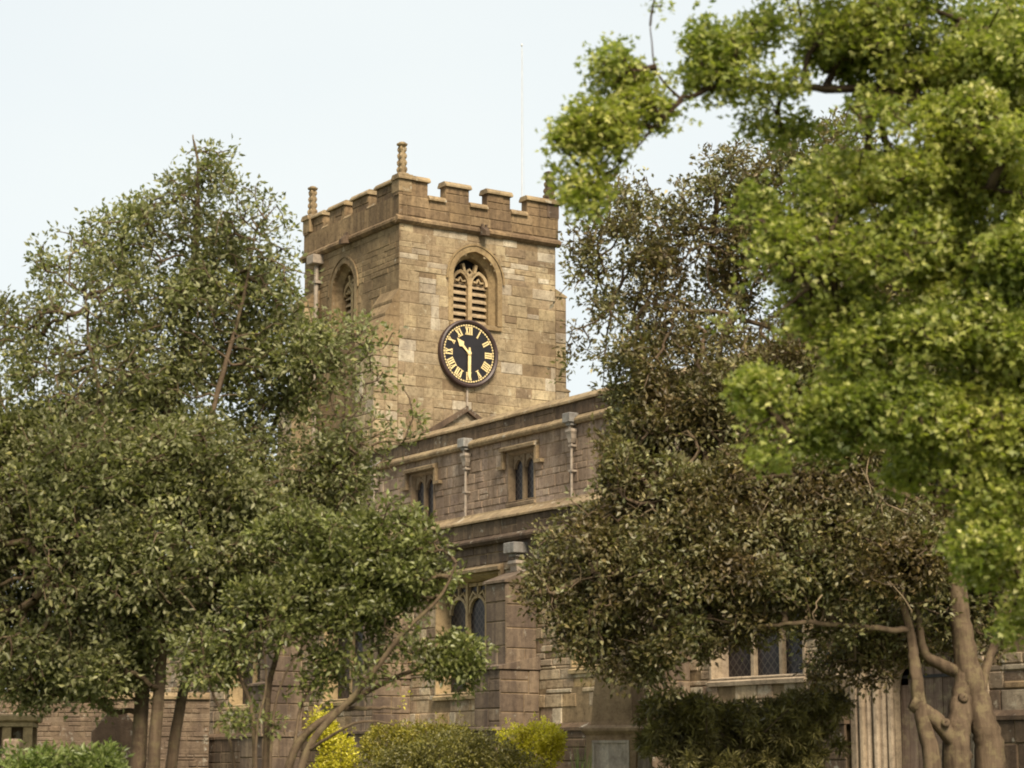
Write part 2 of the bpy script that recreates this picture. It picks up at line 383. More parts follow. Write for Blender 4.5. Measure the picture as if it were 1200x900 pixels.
# -------- buttresses of the tower
def stage_butt(x0, x1, y0, y1, stages, mat, side, nm='tower_buttress'):
    """stages: (z_bottom, z_top, projection, top slope height); side 'S','N','W'"""
    bm_ = MB()
    for (za, zb, pr, sl) in stages:
        if side == 'S':
            fr = lambda u, v, n: (u, y0-pr-n, v)
            masonry(bm_, fr, x0, x1, za, zb, (.28, .4), (.3, .6), quoin=True)
            fe = lambda u, v, n: (x1+n, u, v)
            masonry(bm_, fe, y0-pr, y0, za, zb, (.28, .4), (.3, .6), quoin=True)
            bm_.box(x0, x1-.03, y0-pr+.03, y0, za, zb, 0)
            prof = [(y0+.01, zb), (y0-pr-.06, zb), (y0-pr-.06, zb+.06), (y0+.01, zb+sl)]
            kk = 4
            for i_ in range(kk):
                f0, f1 = i_/kk, (i_+1)/kk; dd = pr+.06
                pf = [(y0+.01, zb+sl*f0*.999), (y0-dd*(1-f0)-.03, zb+sl*f0), (y0-dd*(1-f0)-.03, zb+sl*f0+.07), (y0-dd*(1-f1), zb+sl*f1+.02), (y0+.01, zb+sl*f1+.02)]
                cuts_ = [x0-.03, x0+(x1-x0)*random.uniform(.3, .7), x1+.035]
                for q0, q1 in zip(cuts_[:-1], cuts_[1:]): bm_.prism(pf, lambda p, q, t_: (t_, p, q), q0+.004, q1-.004, 3)
        elif side == 'N':
            fe = lambda u, v, n: (x1+n, u, v)
            masonry(bm_, fe, y0, y0+pr, za, zb, (.28, .4), (.25, .5), quoin=True)
            bm_.box(x0, x1-.03, y0, y0+pr, za, zb, 0)
            prof = [(y0-.01, zb), (y0-.01, zb+sl), (y0+pr+.02, zb+.04), (y0+pr+.02, zb)]
            bm_.prism(prof, lambda p, q, t_: (t_, p, q), x0-.03, x1+.02, 2)
        else:
            fr = lambda u, v, n: (u, y0-n, v)
            masonry(bm_, fr, x0-pr, x0, za, zb, (.28, .4), (.3, .6), quoin=True)
            bm_.box(x0-pr, x0, y0+.03, y1, za, zb, 0)
            prof = [(x0+.01, zb), (x0-pr-.03, zb), (x0-pr-.03, zb+.05), (x0+.01, zb+sl)]
            bm_.prism(prof, lambda p, q, t_: (p, t_, q), y0-.03, y1, 2)
    part(bm_, nm, [M['tower' if side != 'W' else 'south'], M['mortar'], M['coping'], M['south']])
stage_butt(-1.0, 0.012, 0, 0, [(1, 12.75, .75, 1.55)], 'tower', 'S')
stage_butt(-5.5, -4.6, 0, 0, [(1, 14.6, .45, .5), (1, 11.9, .8, .5)], 'tower', 'S')
stage_butt(-.9, 0.012, TW, 0, [(1, 14.7, .36, .22), (1, 12.0, .46, .22)], 'tower', 'N')
stage_butt(-5.5, 0, .02, .9, [(1, 14.7, .6, .25), (1, 11.6, 1.0, .3)], 'tower', 'W')
# -------- string course and gargoyles
mb = MB()
sp = [(16.13, -.02), (16.13, .05), (16.20, .13), (16.27, .13), (16.36, .02), (16.36, -.02)]
moulding(mb, E0, sp, -.13, TW+.13); moulding(mb, S0, sp, TD-.13, .0)
part(mb, 'string_course', M['parapet'])
for fr, u in ((E0, 2.62), (S0, -2.75)):
    mb = MB()
    mb.loft([[fr(u-.10, 16.12, .0), fr(u+.10, 16.12, .0), fr(u+.10, 16.34, .0), fr(u-.10, 16.34, .0)],
             [fr(u-.11, 16.10, .18), fr(u+.11, 16.10, .18), fr(u+.11, 16.34, .18), fr(u-.11, 16.34, .18)],
             [fr(u-.06, 16.07, .34), fr(u+.06, 16.07, .34), fr(u+.06, 16.2, .34), fr(u-.06, 16.2, .34)]])
    for s_ in (-1, 1): mb.box(*[x for pr in zip(fr(u+s_*.06-.03, 16.3, .12), fr(u+s_*.06+.03, 16.42, .18)) for x in pr])
    part(mb, 'gargoyle', M['dark'])
# -------- parapet: wall, merlons, coping
mb = MB(); mo = .05
ZC, ZM = 16.93, 17.36
PE, PS = on(EAST, mo), on(SOUTH, mo)
masonry(mb, PE, -mo, TW+.08, 16.36, ZC, (.24, .34), (.4, .75))
masonry(mb, PS, TD-.05, mo, 16.36, ZC, (.24, .34), (.4, .75))
mb.box(-.3, mo-.03, -mo+.03, TW+.08, 16.36, ZC); mb.box(TD-.05, -.3, -mo+.03, .25, 16.36, ZC)
mb.box(TD-.05, TD+.25, .25, TW+.08, 16.36, ZC); mb.box(TD+.25, -.3, TW-.25, TW+.08, 16.36, ZC)
par = part(mb, 'parapet', [M['parapet'], M['mortar']])
mer_e = [(-.05, .86), (1.43, 2.19), (2.79, 3.55), (4.12, TW+.08)]
mer_s = [(-1.38, .05), (-2.77, -1.84), (-4.14, -3.2), (TD-.05, -4.52)]
def cop(mb, P, u0, u1, z, th=.3, o=.07, e0=True, e1=True):
    prof = [(z, -th-o), (z, o), (z+.05, o), (z+.14, .0), (z+.14, -th), (z+.05, -th-o)]
    mb.prism(prof, lambda v, n, u: P(u, v, n), u0-(.05 if e0 else 0), u1+(.05 if e1 else 0), 2)
for P, lst in ((PE, mer_e), (PS, mer_s)):
    for u0, u1 in lst:
        mm = MB(); masonry(mm, P, u0, u1, ZC, ZM, (.2, .3), (.3, .6), quoin=True)
        a0, a1 = P(u0, ZC, -.025), P(u1, ZM, -.3); mm.box(a0[0], a1[0], a0[1], a1[1], ZC, ZM)
        cop(mm, P, u0, u1, ZM); mm.build('merlon', [M['parapet'], M['mortar'], M['coping']], par)
    for (a0, a1), (b0, b1) in zip(lst[:-1], lst[1:]):
        lo, hi = (a1, b0) if a1 < b0 else (b1, a0)
        mm = MB(); cop(mm, P, lo+.01, hi-.01, ZC-.05, e0=False, e1=False); mm.build('crenel_coping', [M['coping']]*3, par)
for P, lst in (((lambda u, v, n: (u, TW+.08+n, v)), mer_s), ((lambda u, v, n: (TD-.05-n, u, v)), mer_e)):
    for u0, u1 in lst:
        mm = MB(); a0, a1 = P(u0, ZC, 0), P(u1, ZM, -.3); mm.box(a0[0], a1[0], a0[1], a1[1], ZC, ZM)
        cop(mm, P, u0, u1, ZM); mm.build('merlon', [M['parapet'], M['mortar'], M['coping']], par)
# -------- pinnacles
def pinnacle(x, y, zb, ztop, flare=0.0, mat='coping'):
    p = MB(); r = .125
    p.box(x-.2, x+.2, y-.2, y+.2, zb-.45, zb+.02, 0, .02)
    p.lathe(x, y, [(.24, zb+.02), (.24, zb+.07), (.17+flare, zb+.12)], 4, rot=math.pi/4)
    h = ztop-zb-.12; n = 4
    for k in range(n):
        z0 = zb+.12+h*.86*k/n; z1 = zb+.12+h*.86*(k+1)/n; rr = (r+flare*(1-k/n))*(1-.06*k)
        p.lathe(x, y, [(rr*.92, z0), (rr*.97, z0+(z1-z0)*.5), (rr*.90, z1)], 4, rot=math.pi/4)
        for q in range(4):
            a = q*math.pi/2+math.pi/4; cx, cy = x+math.cos(a)*rr*.92, y+math.sin(a)*rr*.92
            p.lathe(cx, cy, [(.012, z0+.02), (.036, z0+(z1-z0)*random.uniform(.3, .45)), (.042, z0+(z1-z0)*random.uniform(.55, .7)), (.012, z0+(z1-z0)*.95)], 6, rot=random.random())
    zt = zb+.12+h*.86
    p.lathe(x, y, [(.07, zt-.02), (.15, zt+.03), (.16, zt+h*.07), (.10, zt+h*.10), (.10, ztop-.02), (.04, ztop)], 8)
    part(p, 'pinnacle', M[mat])
pinnacle(-.14, .14, 17.45, 18.46); pinnacle(-.14, TW-.11, 17.40, 18.38, .04, 'dark'); pinnacle(TD+.14, .14, 17.42, 18.42)
# -------- belfry windows
def belfry(P, c, hw, z0, zs, rise, mat):
    w = MB()
    o = arch_pts(c, hw+.15, z0, zs, rise+.15); mid = arch_pts(c, hw, z0, zs, rise); inn = arch_pts(c, hw-.13, z0, zs, rise-.13)
    strip(w, P, o, .012, mid, .012); strip(w, P, o, -.03, o, .012)
    strip(w, P, mid, .012, mid, -.12); strip(w, P, mid, -.12, inn, -.26); strip(w, P, inn, -.26, inn, -.5)
    w.prism([(z0-.14, -.5), (z0-.14, .06), (z0-.04, .06), (z0+.05, -.5)], lambda v, n, u: P(u, v, n), c-hw-.12, c+hw+.12)
    win = part(w, 'belfry_window', mat)
    h = MB(); ho = arch_pts(c, hw+.20, zs-.05, zs, rise+.19); bar(h, P, ho, .05, .0, .035)
    h.build('hood_mould', mat, win)
    tr = MB(); iw = hw-.13
    bar(tr, P, [(c, z0), (c, zs+.12)], .13, -.42, -.28)
    for s_ in (-1, 1):
        cc = c+s_*iw/2
        bar(tr, P, arch_pts(cc, iw/2-.03, zs-.12, zs-.08, .36, 5)[1:-1], .09, -.42, -.29)
        bar(tr, P, [(cc-iw*.28, zs+.02), (cc-iw*.1, zs+.0), (cc, zs+.1), (cc+iw*.1, zs), (cc+iw*.28, zs+.02)], .05, -.41, -.30)
        bar(tr, P, [(c, zs+.1), (c+s_*.16, zs+.26), (c+s_*.22, zs+.5)], .08, -.42, -.29)
    bar(tr, P, [(c-.09, zs+.27), (c, zs+.36), (c+.09, zs+.27), (c, zs+.18), (c-.09, zs+.27)], .05, -.41, -.30)
    tr.build('tracery', M['dress'], win)
    for s_ in (-1, 1):
        a, b_ = (c-iw, c-.06) if s_ < 0 else (c+.06, c+iw)
        for k in range(6):
            z = z0+.06+k*.2
            if z > zs-.05: break
            lv = MB(); lv.prism([(-.36, z), (-.36, z+.045), (-.52, z+.19), (-.52, z+.145)], lambda n, v, u: P(u, v, n), a, b_)
            lv.build('louvre', M['louvre'], win)
    vd = MB(); vd.face([P(c-hw, z0-.1, -.56), P(c+hw, z0-.1, -.56), P(c+hw, zs+rise, -.56), P(c-hw, zs+rise, -.56)])
    vd.build('dark_opening', M['void'], win)
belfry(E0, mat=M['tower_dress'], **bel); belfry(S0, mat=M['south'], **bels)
# -------- clock: ten thirty
CKU, CKZ, CKR = 2.17, 12.74, .93
def disc(mb, P, r, n0, n1, seg=48, m=0):
    mb.loft([[P(CKU+r*math.cos(2*math.pi*k/seg), CKZ+r*math.sin(2*math.pi*k/seg), n) for k in range(seg)] for n in (n0, n1)], m)
mb = MB(); disc(mb, E0, CKR-.06, .0, .08); clock = part(mb, 'clock', M['black'])
mb = MB(); seg = 56; prof = [(CKR-.10, .075), (CKR-.09, .12), (CKR-.04, .15), (CKR, .13), (CKR+.015, .05), (CKR+.01, .0)]
for (r0, n0), (r1, n1) in zip(prof[:-1], prof[1:]):
    for k in range(seg):
        a0, a1 = 2*math.pi*k/seg, 2*math.pi*(k+1)/seg
        q = lambda r, a, n: E0(CKU+r*math.cos(a), CKZ+r*math.sin(a), n)
        mb.face([q(r0, a0, n0), q(r0, a1, n0), q(r1, a1, n1), q(r1, a0, n1)])
mb.build('clock_rim', M['rim'], clock, smooth=True)
mb = MB()
def rbar(mb, ang, x0, r0, x1, r1, w, n0=.082, n1=.094):
    """bar in dial space: ang clockwise from twelve, x across, r outwards"""
    s, c_ = math.sin(ang), math.cos(ang)
    pt = lambda x, r: (CKU+r*s+x*c_, CKZ+r*c_-x*s)
    bar(mb, E0, [pt(x0, r0), pt(x1, r1)], w, n0, n1)
for k in range(60): rbar(mb, 2*math.pi*k/60, 0, .765, 0, .805, .030 if k % 5 else .05)
for k in range(72):
    a0, a1 = 2*math.pi*k/72, 2*math.pi*(k+1)/72
    mb.face([E0(CKU+r*math.sin(a), CKZ+r*math.cos(a), .088) for r, a in ((.779, a0), (.779, a1), (.791, a1), (.791, a0))])
mb.build('minute_track', M['gold'], clock)
ROM = ['XII', 'I', 'II', 'III', 'IIII', 'V', 'VI', 'VII', 'VIII', 'IX', 'X', 'XI']
for h, tx in enumerate(ROM):
    nb = MB(); wd = {'I': .062, 'V': .12, 'X': .12}; tot = sum(wd[c_] for c_ in tx); x = -tot/2; R0, R1 = .53, .735
    a = 2*math.pi*h/12
    for c_ in tx:
        w_ = wd[c_]; xm = x+w_/2
        if c_ == 'I': rbar(nb, a, xm, R0, xm, R1, .036)
        elif c_ == 'V': rbar(nb, a, xm-.038, R1, xm, R0, .036); rbar(nb, a, xm+.038, R1, xm, R0, .018, n1=.0935)
        else: rbar(nb, a, xm-.038, R1, xm+.038, R0, .036); rbar(nb, a, xm+.038, R1, xm-.038, R0, .018, n1=.0935)
        x += w_
    for rr in (R0, R1): rbar(nb, a, -tot/2+.006, rr, tot/2-.006, rr, .016, n1=.0925)
    nb.build('numeral', M['gold'], clock)
def hand(ang, pts, name, n0):
    hb = MB(); s, c_ = math.sin(ang), math.cos(ang)
    q = lambda x, r, n: E0(CKU+r*s+x*c_, CKZ+r*c_-x*s, n)
    hb.prism(pts, lambda x, r, n: q(x, r, n), n0, n0+.015); hb.build(name, M['gold'], clock)
hand(math.radians(315), [(-.02, -.06), (.02, -.06), (.035, .28), (.10, .34), (.06, .42), (0, .56), (-.06, .42), (-.10, .34), (-.035, .28)], 'hour_hand', .10)
hand(math.radians(180.5), [(-.025, -.16), (.025, -.16), (.045, .1), (.045, .60), (.0, .76), (-.045, .60), (-.045, .1)], 'minute_hand', .12)
mb = MB(); mb.loft([[E0(CKU+r*math.cos(k*.5236), CKZ+r*math.sin(k*.5236), n) for k in range(12)] for r, n in ((.06, .1), (.06, .145), (.03, .16))]); mb.build('hand_boss', M['gold'], clock)
# -------- old roof line on the tower
mb = MB(); bar(mb, E0, [(.75, 10.35), (2.13, 11.2), (3.5, 10.35)], .14, -.01, .12)
part(mb, 'roof_drip_mould', M['dark'])
mb = MB(); bar(mb, E0, [(2.16, 11.3), (2.16, 11.8)], .05, 0, .04); part(mb, 'conduit', M['pipe'])
# -------- nave: clerestory
NB = -1.0; NS = on(SOUTH, NB); NX1 = 29.0
cw = [(2.46+4.5*k, 3.58+4.5*k) for k in range(6)]
mb = MB(); masonry(mb, NS, -.02, NX1, 6.5, 9.22, (.13, .27), (.13, .46), [rect_open(a, b_, 7.72, 8.90) for a, b_ in cw], g=.014, dep=.018, jit=.018)
mb.face([(NX1, NB, 1), (NX1, 5.2, 1), (NX1, 5.2, 9.2), (NX1, NB, 9.2)], 0); mb.face([(0, 5.2, 1), (NX1, 5.2, 1), (NX1, 5.2, 9.9), (0, 5.2, 9.9)], 0)
part(mb, 'clerestory_wall', [M['nave'], M['mortar']])
mb = MB(); moulding(mb, NS, [(9.2, -.05), (9.2, .09), (9.26, .13), (9.30, .13), (9.40, .02), (9.40, -.05)], -.02, NX1); part(mb, 'string_course', M['coping'])
mb = MB(); masonry(mb, NS, -.02, NX1, 9.40, 9.72, (.32, .33), (.5, .9), dep=.015); mb.box(-.02, NX1, NB+.03, NB+.4, 9.2, 9.72)
part(mb, 'nave_parapet', [M['dark'], M['mortar']])
mb = MB(); moulding(mb, NS, [(9.72, -.42), (9.72, .06), (9.77, .06), (9.93, -.18), (9.93, -.42)], -.02, NX1, seg=.8); part(mb, 'nave_coping', M['coping'])
mb = MB(); mb.face([(.02, NB+.4, 9.45), (NX1, NB+.4, 9.45), (NX1, 2.1, 10.1), (.02, 2.1, 10.1)]); mb.face([(.02, 2.1, 10.1), (NX1, 2.1, 10.1), (NX1, 5.2, 9.45), (.02, 5.2, 9.45)])
part(mb, 'nave_roof', M['lead'])
# -------- square-headed windows with tracery
def sq_window(name, P, u0, u1, z0, z1, lights, mat, tall=False, dep=.13, label=True):
    w = MB(); fr = .085 if not tall else .11
    R = lambda d, o: [(u0+d, z0+d*.4), (u1-d, z0+d*.4), (u1-d, z1-d), (u0+d, z1-d), (u0+d, z0+d*.4)]
    for A_, nA, B_, nB in ((R(-.02, 0), .01, R(.03, 0), .01), (R(.03, 0), .01, R(fr, 0), -dep*.6), (R(fr, 0), -dep*.6, R(fr, 0), -dep-.12), (R(-.02, 0), -.04, R(-.02, 0), .01)):
        strip(w, P, A_, nA, B_, nB)
    w.prism([(z0-.12, -.02), (z0-.12, .05), (z0-.05, .06), (z0+.04, -.12), (z0+.04, -.3), (z0-.12, -.3)], lambda v, n, u: P(u, v, n), u0-.04, u1+.04)
    win = part(w, name, mat)
    tr = MB(); a, b_ = u0+fr, u1-fr; lw = (b_-a)/lights; zt = z1-fr
    for k in range(1, lights): bar(tr, P, [(a+lw*k, z0), (a+lw*k, zt)], .085, -dep-.06, -dep+.07)
    zs = zt-(.62 if tall else .30)
    for k in range(lights):
        c = a+lw*(k+.5); hw = lw/2-.045
        ar = arch_pts(c, hw, zs-.05, zs-.02, .24 if not tall else .34, 5)
        bar(tr, P, ar[1:-1], .06, -dep-.05, -dep+.045)
        # spandrels
        for s_ in (-1, 1):
            pts = [(c+s_*(lw/2), zs), (c+s_*(lw/2), zt)] + ([(c, zt)] if not tall else [(c+s_*lw*.36, zs+.30)]) + [(c+s_*hw*.35, zs+.18), (c+s_*hw*.8, zs+.08)]
            if s_ > 0: pts = pts[::-1]
            if not tall: tr.prism(pts, lambda p, q, n: P(p, q, n), -dep-.04, -dep+.03)
        if tall:
            bar(tr, P, [(c, zs+.32), (c, zt)], .055, -dep-.05, -dep+.04)
            for s_ in (-1, 1): bar(tr, P, [(c+s_*lw*.46, zs+.2), (c+s_*lw*.25, zs+.42), (c, zs+.30)], .05, -dep-.05, -dep+.04)
            bar(tr, P, [(c-lw/2, zt-.05), (c+lw/2, zt-.05)], .08, -dep-.05, -dep+.04)
    tr.build('tracery', mat, win)
    gl = MB(); gl.face([P(u0, z0-.05, -dep-.02), P(u1, z0-.05, -dep-.02), P(u1, z1, -dep-.02), P(u0, z1, -dep-.02)]); gl.build('leaded_pane', M['glass'], win)
    if label:
        lb = MB(); zl = z1+.09
        bar(lb, P, [(u0-.14, z1-.32), (u0-.14, zl)], .08, -.01, .09); bar(lb, P, [(u1+.14, z1-.32), (u1+.14, zl)], .08, -.01, .09)
        lb.prism([(zl-.07, -.02), (zl-.07, .15), (zl, .16), (zl+.08, -.02)], lambda v, n, u: P(u, v, n), u0-.18, u1+.18)
        for u, s_ in ((u0-.14, -1), (u1+.14, 1)): bar(lb, P, [(u-s_*.04, z1-.35), (u+s_*.24, z1-.35)], .08, -.01, .10)
        lb.build('label_mould', M['coping'], win)
    return win
M['weathered_dress'] = stone('weathered_window_stone', [(.30, .23, .15), (.26, .195, .12), (.34, .265, .18)], stain=.65, stain_c=(.11, .075, .05), thr=.49, lichen=.3)
for a, b_ in cw[:5]: sq_window('clerestory_window', NS, a, b_, 7.72, 8.90, 2, M['weathered_dress'])
# -------- downpipes and lead outlets of the clerestory
def downpipe(P, u, zt, zb, lead_only=False, s=1.0):
    o = MB(); o.box(*[x for pr in zip(P(u-.2*s, zt-.10, -.05), P(u+.2*s, zt+.12, .36*s)) for x in pr], 0, .015)
    o.box(*[x for pr in zip(P(u-.14*s, zt-.16, .02), P(u+.14*s, zt-.104, .26*s)) for x in pr], 0)
    dp = part(o, 'lead_outlet', M['lead'])
    h = MB(); q = lambda hw, d, z: [P(u-hw, z, .02), P(u+hw, z, .02), P(u+hw, z, d), P(u-hw, z, d)]
    h.loft([q(.16*s, .27*s, zt-.24), q(.17*s, .28*s, zt-.30), q(.13*s, .24*s, zt-.36), q(.12*s, .22*s, zt-.45), q(.06*s, .15, zt-.55)])
    h.tube([P(u, zt-.14, .13), P(u, zt-.26, .13)], .045)
    h.build('hopper_head', M['pipe'], dp)
    if not lead_only:
        p = MB(); p.tube([P(u, zt-.5, .1), P(u, zb+.12, .1), P(u, zb, .2)], .03, 8)
        for z in (zt-.62, (zt+zb)/2, zb+.3): p.box(*[x for pr in zip(P(u-.07, z-.025, .0), P(u+.07, z+.025, .145)) for x in pr], 0, .008)
        p.build('downpipe', M['pipe'], dp)
for k in range(6): downpipe(NS, .72+4.5*k, 9.33, 6.95, s=.7)
mb = MB(); Sx = -4.55
mb.tube([(Sx, -.12, 16.0), (Sx, -.12, 1.2)], .065, 8)
for z in np.arange(2, 16, 1.9): mb.box(Sx-.11, Sx+.11, -.2, 0, z, z+.08)
mb.box(Sx-.2, Sx+.2, -.34, 0, 15.85, 16.12, 0, .02)
part(mb, 'tower_downpipe', M['pipe'])
# -------- south aisle
AB = -4.5; AS = on(SOUTH, AB); AX0, AX1 = -9.0, 31.0
aw = [(-.9+5*k, 1.5+5*k) for k in range(5)]          # windows centred .3, 5.3, 10.3, 15.3 and 20.3
aw = [(c-1.25, c+1.25) for c in (.75, 5.75, 10.78, 15.85, 20.15)]
awz = (3.12, 3.12, 3.12, 3.5, 3.12)
ops = [rect_open(a, b_, z_, 5.55) for (a, b_), z_ in zip(aw, awz)]
dr = dict(c=24.05, hw=1.5, z0=.9, zs=2.75, rise=1.35)
mb = MB(); masonry(mb, AS, AX0, AX1, .9, 5.72, (.17, .40), (.18, .66), ops+[arch_open(**dr)], g=.014, dep=.02, jit=.022)
mb.face([(AX1, AB, .9), (AX1, NB, .9), (AX1, NB, 6.2), (AX1, AB, 6.2)]); mb.face([(AX0, AB, .9), (AX0, 1, .9), (AX0, 1, 6.2), (AX0, AB, 6.2)])
part(mb, 'aisle_wall', [M['aisle'], M['mortar']])
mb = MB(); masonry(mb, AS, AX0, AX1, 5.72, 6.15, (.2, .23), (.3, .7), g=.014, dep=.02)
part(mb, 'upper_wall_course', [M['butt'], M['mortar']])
mb = MB()
for a, b_ in ((AX0, 22.5), (25.6, AX1)):
    moulding(mb, AS, [(2.30, .0), (2.30, .14), (2.36, .14), (2.45, .0)], a, b_)
    masonry(mb, lambda u, v, n: AS(u, v, n+.12), a, b_, .9, 2.30, (.3, .4), (.4, .9))
part(mb, 'plinth', [M['dark'], M['mortar']])
mb = MB(); moulding(mb, AS, [(6.12, -.05), (6.12, .10), (6.18, .15), (6.22, .15), (6.30, .03), (6.30, -.05)], AX0, AX1); part(mb, 'string_course', M['dark'])
mb = MB(); masonry(mb, AS, AX0, AX1, 6.30, 6.63, (.33, .34), (.5, .95), dep=.015); mb.box(AX0, AX1, AB+.03, AB+.4, 6.1, 6.63)
part(mb, 'aisle_parapet', [M['dark'], M['mortar']])
mb = MB(); moulding(mb, AS, [(6.62, -.42), (6.62, .05), (6.66, .05), (6.83, -.24), (6.87, -.26), (6.87, -.42)], AX0, AX1, seg=.8); part(mb, 'aisle_coping', M['coping'])
mb = MB(); mb.face([(AX0, AB+.4, 6.4), (AX1, AB+.4, 6.4), (AX1, NB, 6.95), (AX0, NB, 6.95)]); mb.face([(AX0, NB, 6.95), (0, NB, 6.95), (0, 1.5, 6.6), (AX0, 1.5, 6.6)]); part(mb, 'aisle_roof', M['lead'])
for k, (a, b_) in enumerate(aw): sq_window('aisle_window', AS, a, b_, awz[k], 5.55, 3, M['pale' if k > 3 else 'dress'], tall=True, dep=.3)
for u in (2.85, 7.85, 12.9, 17.8): downpipe(AS, u, 5.93, 5, True, .95)
# buttresses of the aisle
for u in (3., 8., 13.02, 17.85):
    bm_ = MB()
    for za, zb, pr, hw, sl in ((.9, 2.32, 1.08, .60, .14), (2.3, 3.5, .92, .48, .26), (3.5, 5.2, .72, .38, .34)):
        masonry(bm_, lambda u_, v, n: (u_, AB-pr-n, v), u-hw, u+hw, za, zb, (.34, .5), (.4, .7), quoin=True)
        masonry(bm_, lambda u_, v, n: (u+hw+n, u_, v), AB-pr, AB, za, zb, (.34, .5), (.4, .7), quoin=True)
        bm_.box(u-hw, u+hw-.03, AB-pr+.03, AB, za, zb)
        bm_.prism([(AB+.01, zb), (AB-pr-.05, zb), (AB-pr-.05, zb+.05), (AB+.01, zb+sl)], lambda p, q, t_: (t_, p, q), u-hw-.03, u+hw+.03, 2)
    part(bm_, 'buttress', [M['butt'], M['mortar'], M['butt']])
# doorway: moulded jambs and arch orders, oak door
w = MB(); c = dr['c']
o = arch_pts(c, 1.52, .9, 2.75, 1.37); steps = [(1.40, .03), (1.38, -.04), (1.22, -.06), (1.18, -.16), (1.0, -.18), (.96, -.30), (.86, -.32), (.84, -.42)]
prev, pn = o, .03
strip(w, AS, o, -.04, o, .03)
for hw, n in steps:
    cur = arch_pts(c, hw, .9, 2.75, 1.37*hw/1.52); strip(w, AS, prev, pn, cur, n); prev, pn = cur, n
for hw, n in ((1.30, -.02), (1.09, -.13), (.91, -.27)):
    for pts in (arch_pts(c, hw, .9, 2.75, 1.37*hw/1.52),):
        w.tube([AS(u, v, n) for u, v in pts], .055, 8)
dw = part(w, 'doorway', M['pale'])
d = MB(); ar = arch_pts(c, .86, .9, 2.75, .78)
for k in range(9):
    u0 = c-.86+k*.191; u1 = u0+.18
    d.box(u0, u1, AB+.45-random.uniform(0, .008), AB+.5, .92, 2.75+.78*max(.05, 1-abs((u0+u1)/2-c)/.95), 0, .008)
for k in range(8): d.box(c-.86+k*.191+.18, c-.86+(k+1)*.191, AB+.47, AB+.5, .92, 3.0)
door = part(d, 'door', M['wood'])
for z in (1.35, 3.0):
    h = MB(); h.box(c-.8, c+.5, AB+.425, AB+.44, z, z+.05); h.build('strap_hinge', M['iron'], door)
h = MB(); h.lathe(c+.62, AB+.42, [(.02, 1.95), (.05, 1.97), (.05, 2.07), (.02, 2.09)], 10); h.build('door_handle', M['iron'], door)
# flagpole on the tower roof
fx = MB(); fp = tag(empty('flagpole', (CX, CY, 16.6), church.rotation_euler.z), 'thin white flagpole rising behind the tower battlements', 'flagpole')
pu, pv = -.9, 4.56
fx.tube([(pu, pv, 0), (pu, pv, 2.0), (pu, pv, 5.65)], [.02, .015, .009], 8); fx.build('pole', M['pole'], fp)
fx = MB(); fx.lathe(pu, pv, [(.015, 5.65), (.03, 5.68), (.025, 5.73), (.005, 5.75)], 8); fx.build('finial', M['pole'], fp)
fx = MB(); fx.tube([(pu+.02, pv+.07, .6), (pu+.02, pv+.05, 2.5), (pu+.01, pv+.02, 5.6)], .004, 4); fx.build('halyard', M['pole'], fp)
fx = MB(); fx.box(pu-.03, pu+.03, pv+.03, pv+.07, .75, .98, 0, .01); fx.build('cleat', M['iron'], fp)

#@@TREES@@
# ------------------------------------------------------------------ trees
M['bark_grey'] = bark_mat('smooth_grey_brown_bark', (.07, .047, .03), (.15, .105, .066))
M['bark_dark'] = bark_mat('dark_bark', (.075, .05, .032), (.15, .105, .068))
M['bark_black'] = bark_mat('blackish_bark', (.035, .022, .014), (.075, .05, .033))
M['twig'] = bark_mat('pale_dead_twig', (.17, .12, .075), (.28, .205, .13))
M['leaf_a'] = leaf_mat('dull_evergreen_leaf', [(0, (.10, .102, .042)), (.35, (.16, .165, .072)), (.7, (.22, .222, .11)), (.93, (.31, .30, .17)), (.97, (.24, .24, .07)), (1, (.30, .27, .10))], rough=.48, trans=.34, spec=.35)
M['leaf_b'] = leaf_mat('mid_green_leaf', [(0, (.09, .095, .032)), (.5, (.15, .16, .054)), (.9, (.21, .22, .08)), (.96, (.2, .23, .06)), (1, (.28, .26, .09))], rough=.4, trans=.25)
M['leaf_c'] = leaf_mat('olive_evergreen_leaf', [(0, (.07, .055, .022)), (.35, (.135, .105, .043)), (.7, (.18, .155, .07)), (.9, (.27, .245, .15)), (.955, (.2, .14, .05)), (.98, (.42, .36, .18)), (1, (.5, .40, .22))], clump=((.72, .62, .56), (1.12, 1.25, 1.15)), rough=.45, trans=.3, spec=.4)
M['leaf_d'] = leaf_mat('fresh_spring_leaf', [(0, (.13, .16, .03)), (.4, (.24, .265, .055)), (.8, (.34, .345, .09)), (1, (.48, .455, .17))], clump=((.72, .78, .7), (1.2, 1.15, 1.1)), rough=.5, trans=.36, cscale=1.1)
M['blossom'] = leaf_mat('cream_blossom', [(0, (.55, .52, .20)), (.6, (.68, .64, .33)), (1, (.75, .72, .48))], trans=.2, rough=.7)
M['leaf_gold'] = leaf_mat('golden_leaf', [(0, (.34, .30, .02)), (.5, (.52, .46, .035)), (1, (.64, .58, .09))], trans=.3, cscale=3)
M['leaf_olive'] = leaf_mat('olive_shrub_leaf', [(0, (.09, .085, .022)), (.6, (.15, .14, .036)), (1, (.24, .21, .05))], trans=.2, cscale=3)
M['leaf_ygreen'] = leaf_mat('yellow_green_leaf', [(0, (.17, .155, .025)), (.6, (.26, .23, .035)), (1, (.36, .30, .05))], trans=.25, cscale=3)
M['leaf_bright'] = leaf_mat('bright_green_leaf', [(0, (.09, .12, .03)), (.6, (.155, .19, .055)), (1, (.23, .26, .09))], trans=.3, cscale=3)
M['needle'] = leaf_mat('dark_conifer_needle', [(0, (.10, .09, .03)), (.6, (.19, .165, .055)), (1, (.30, .26, .09))], trans=.1, cscale=2.5, rough=.5)

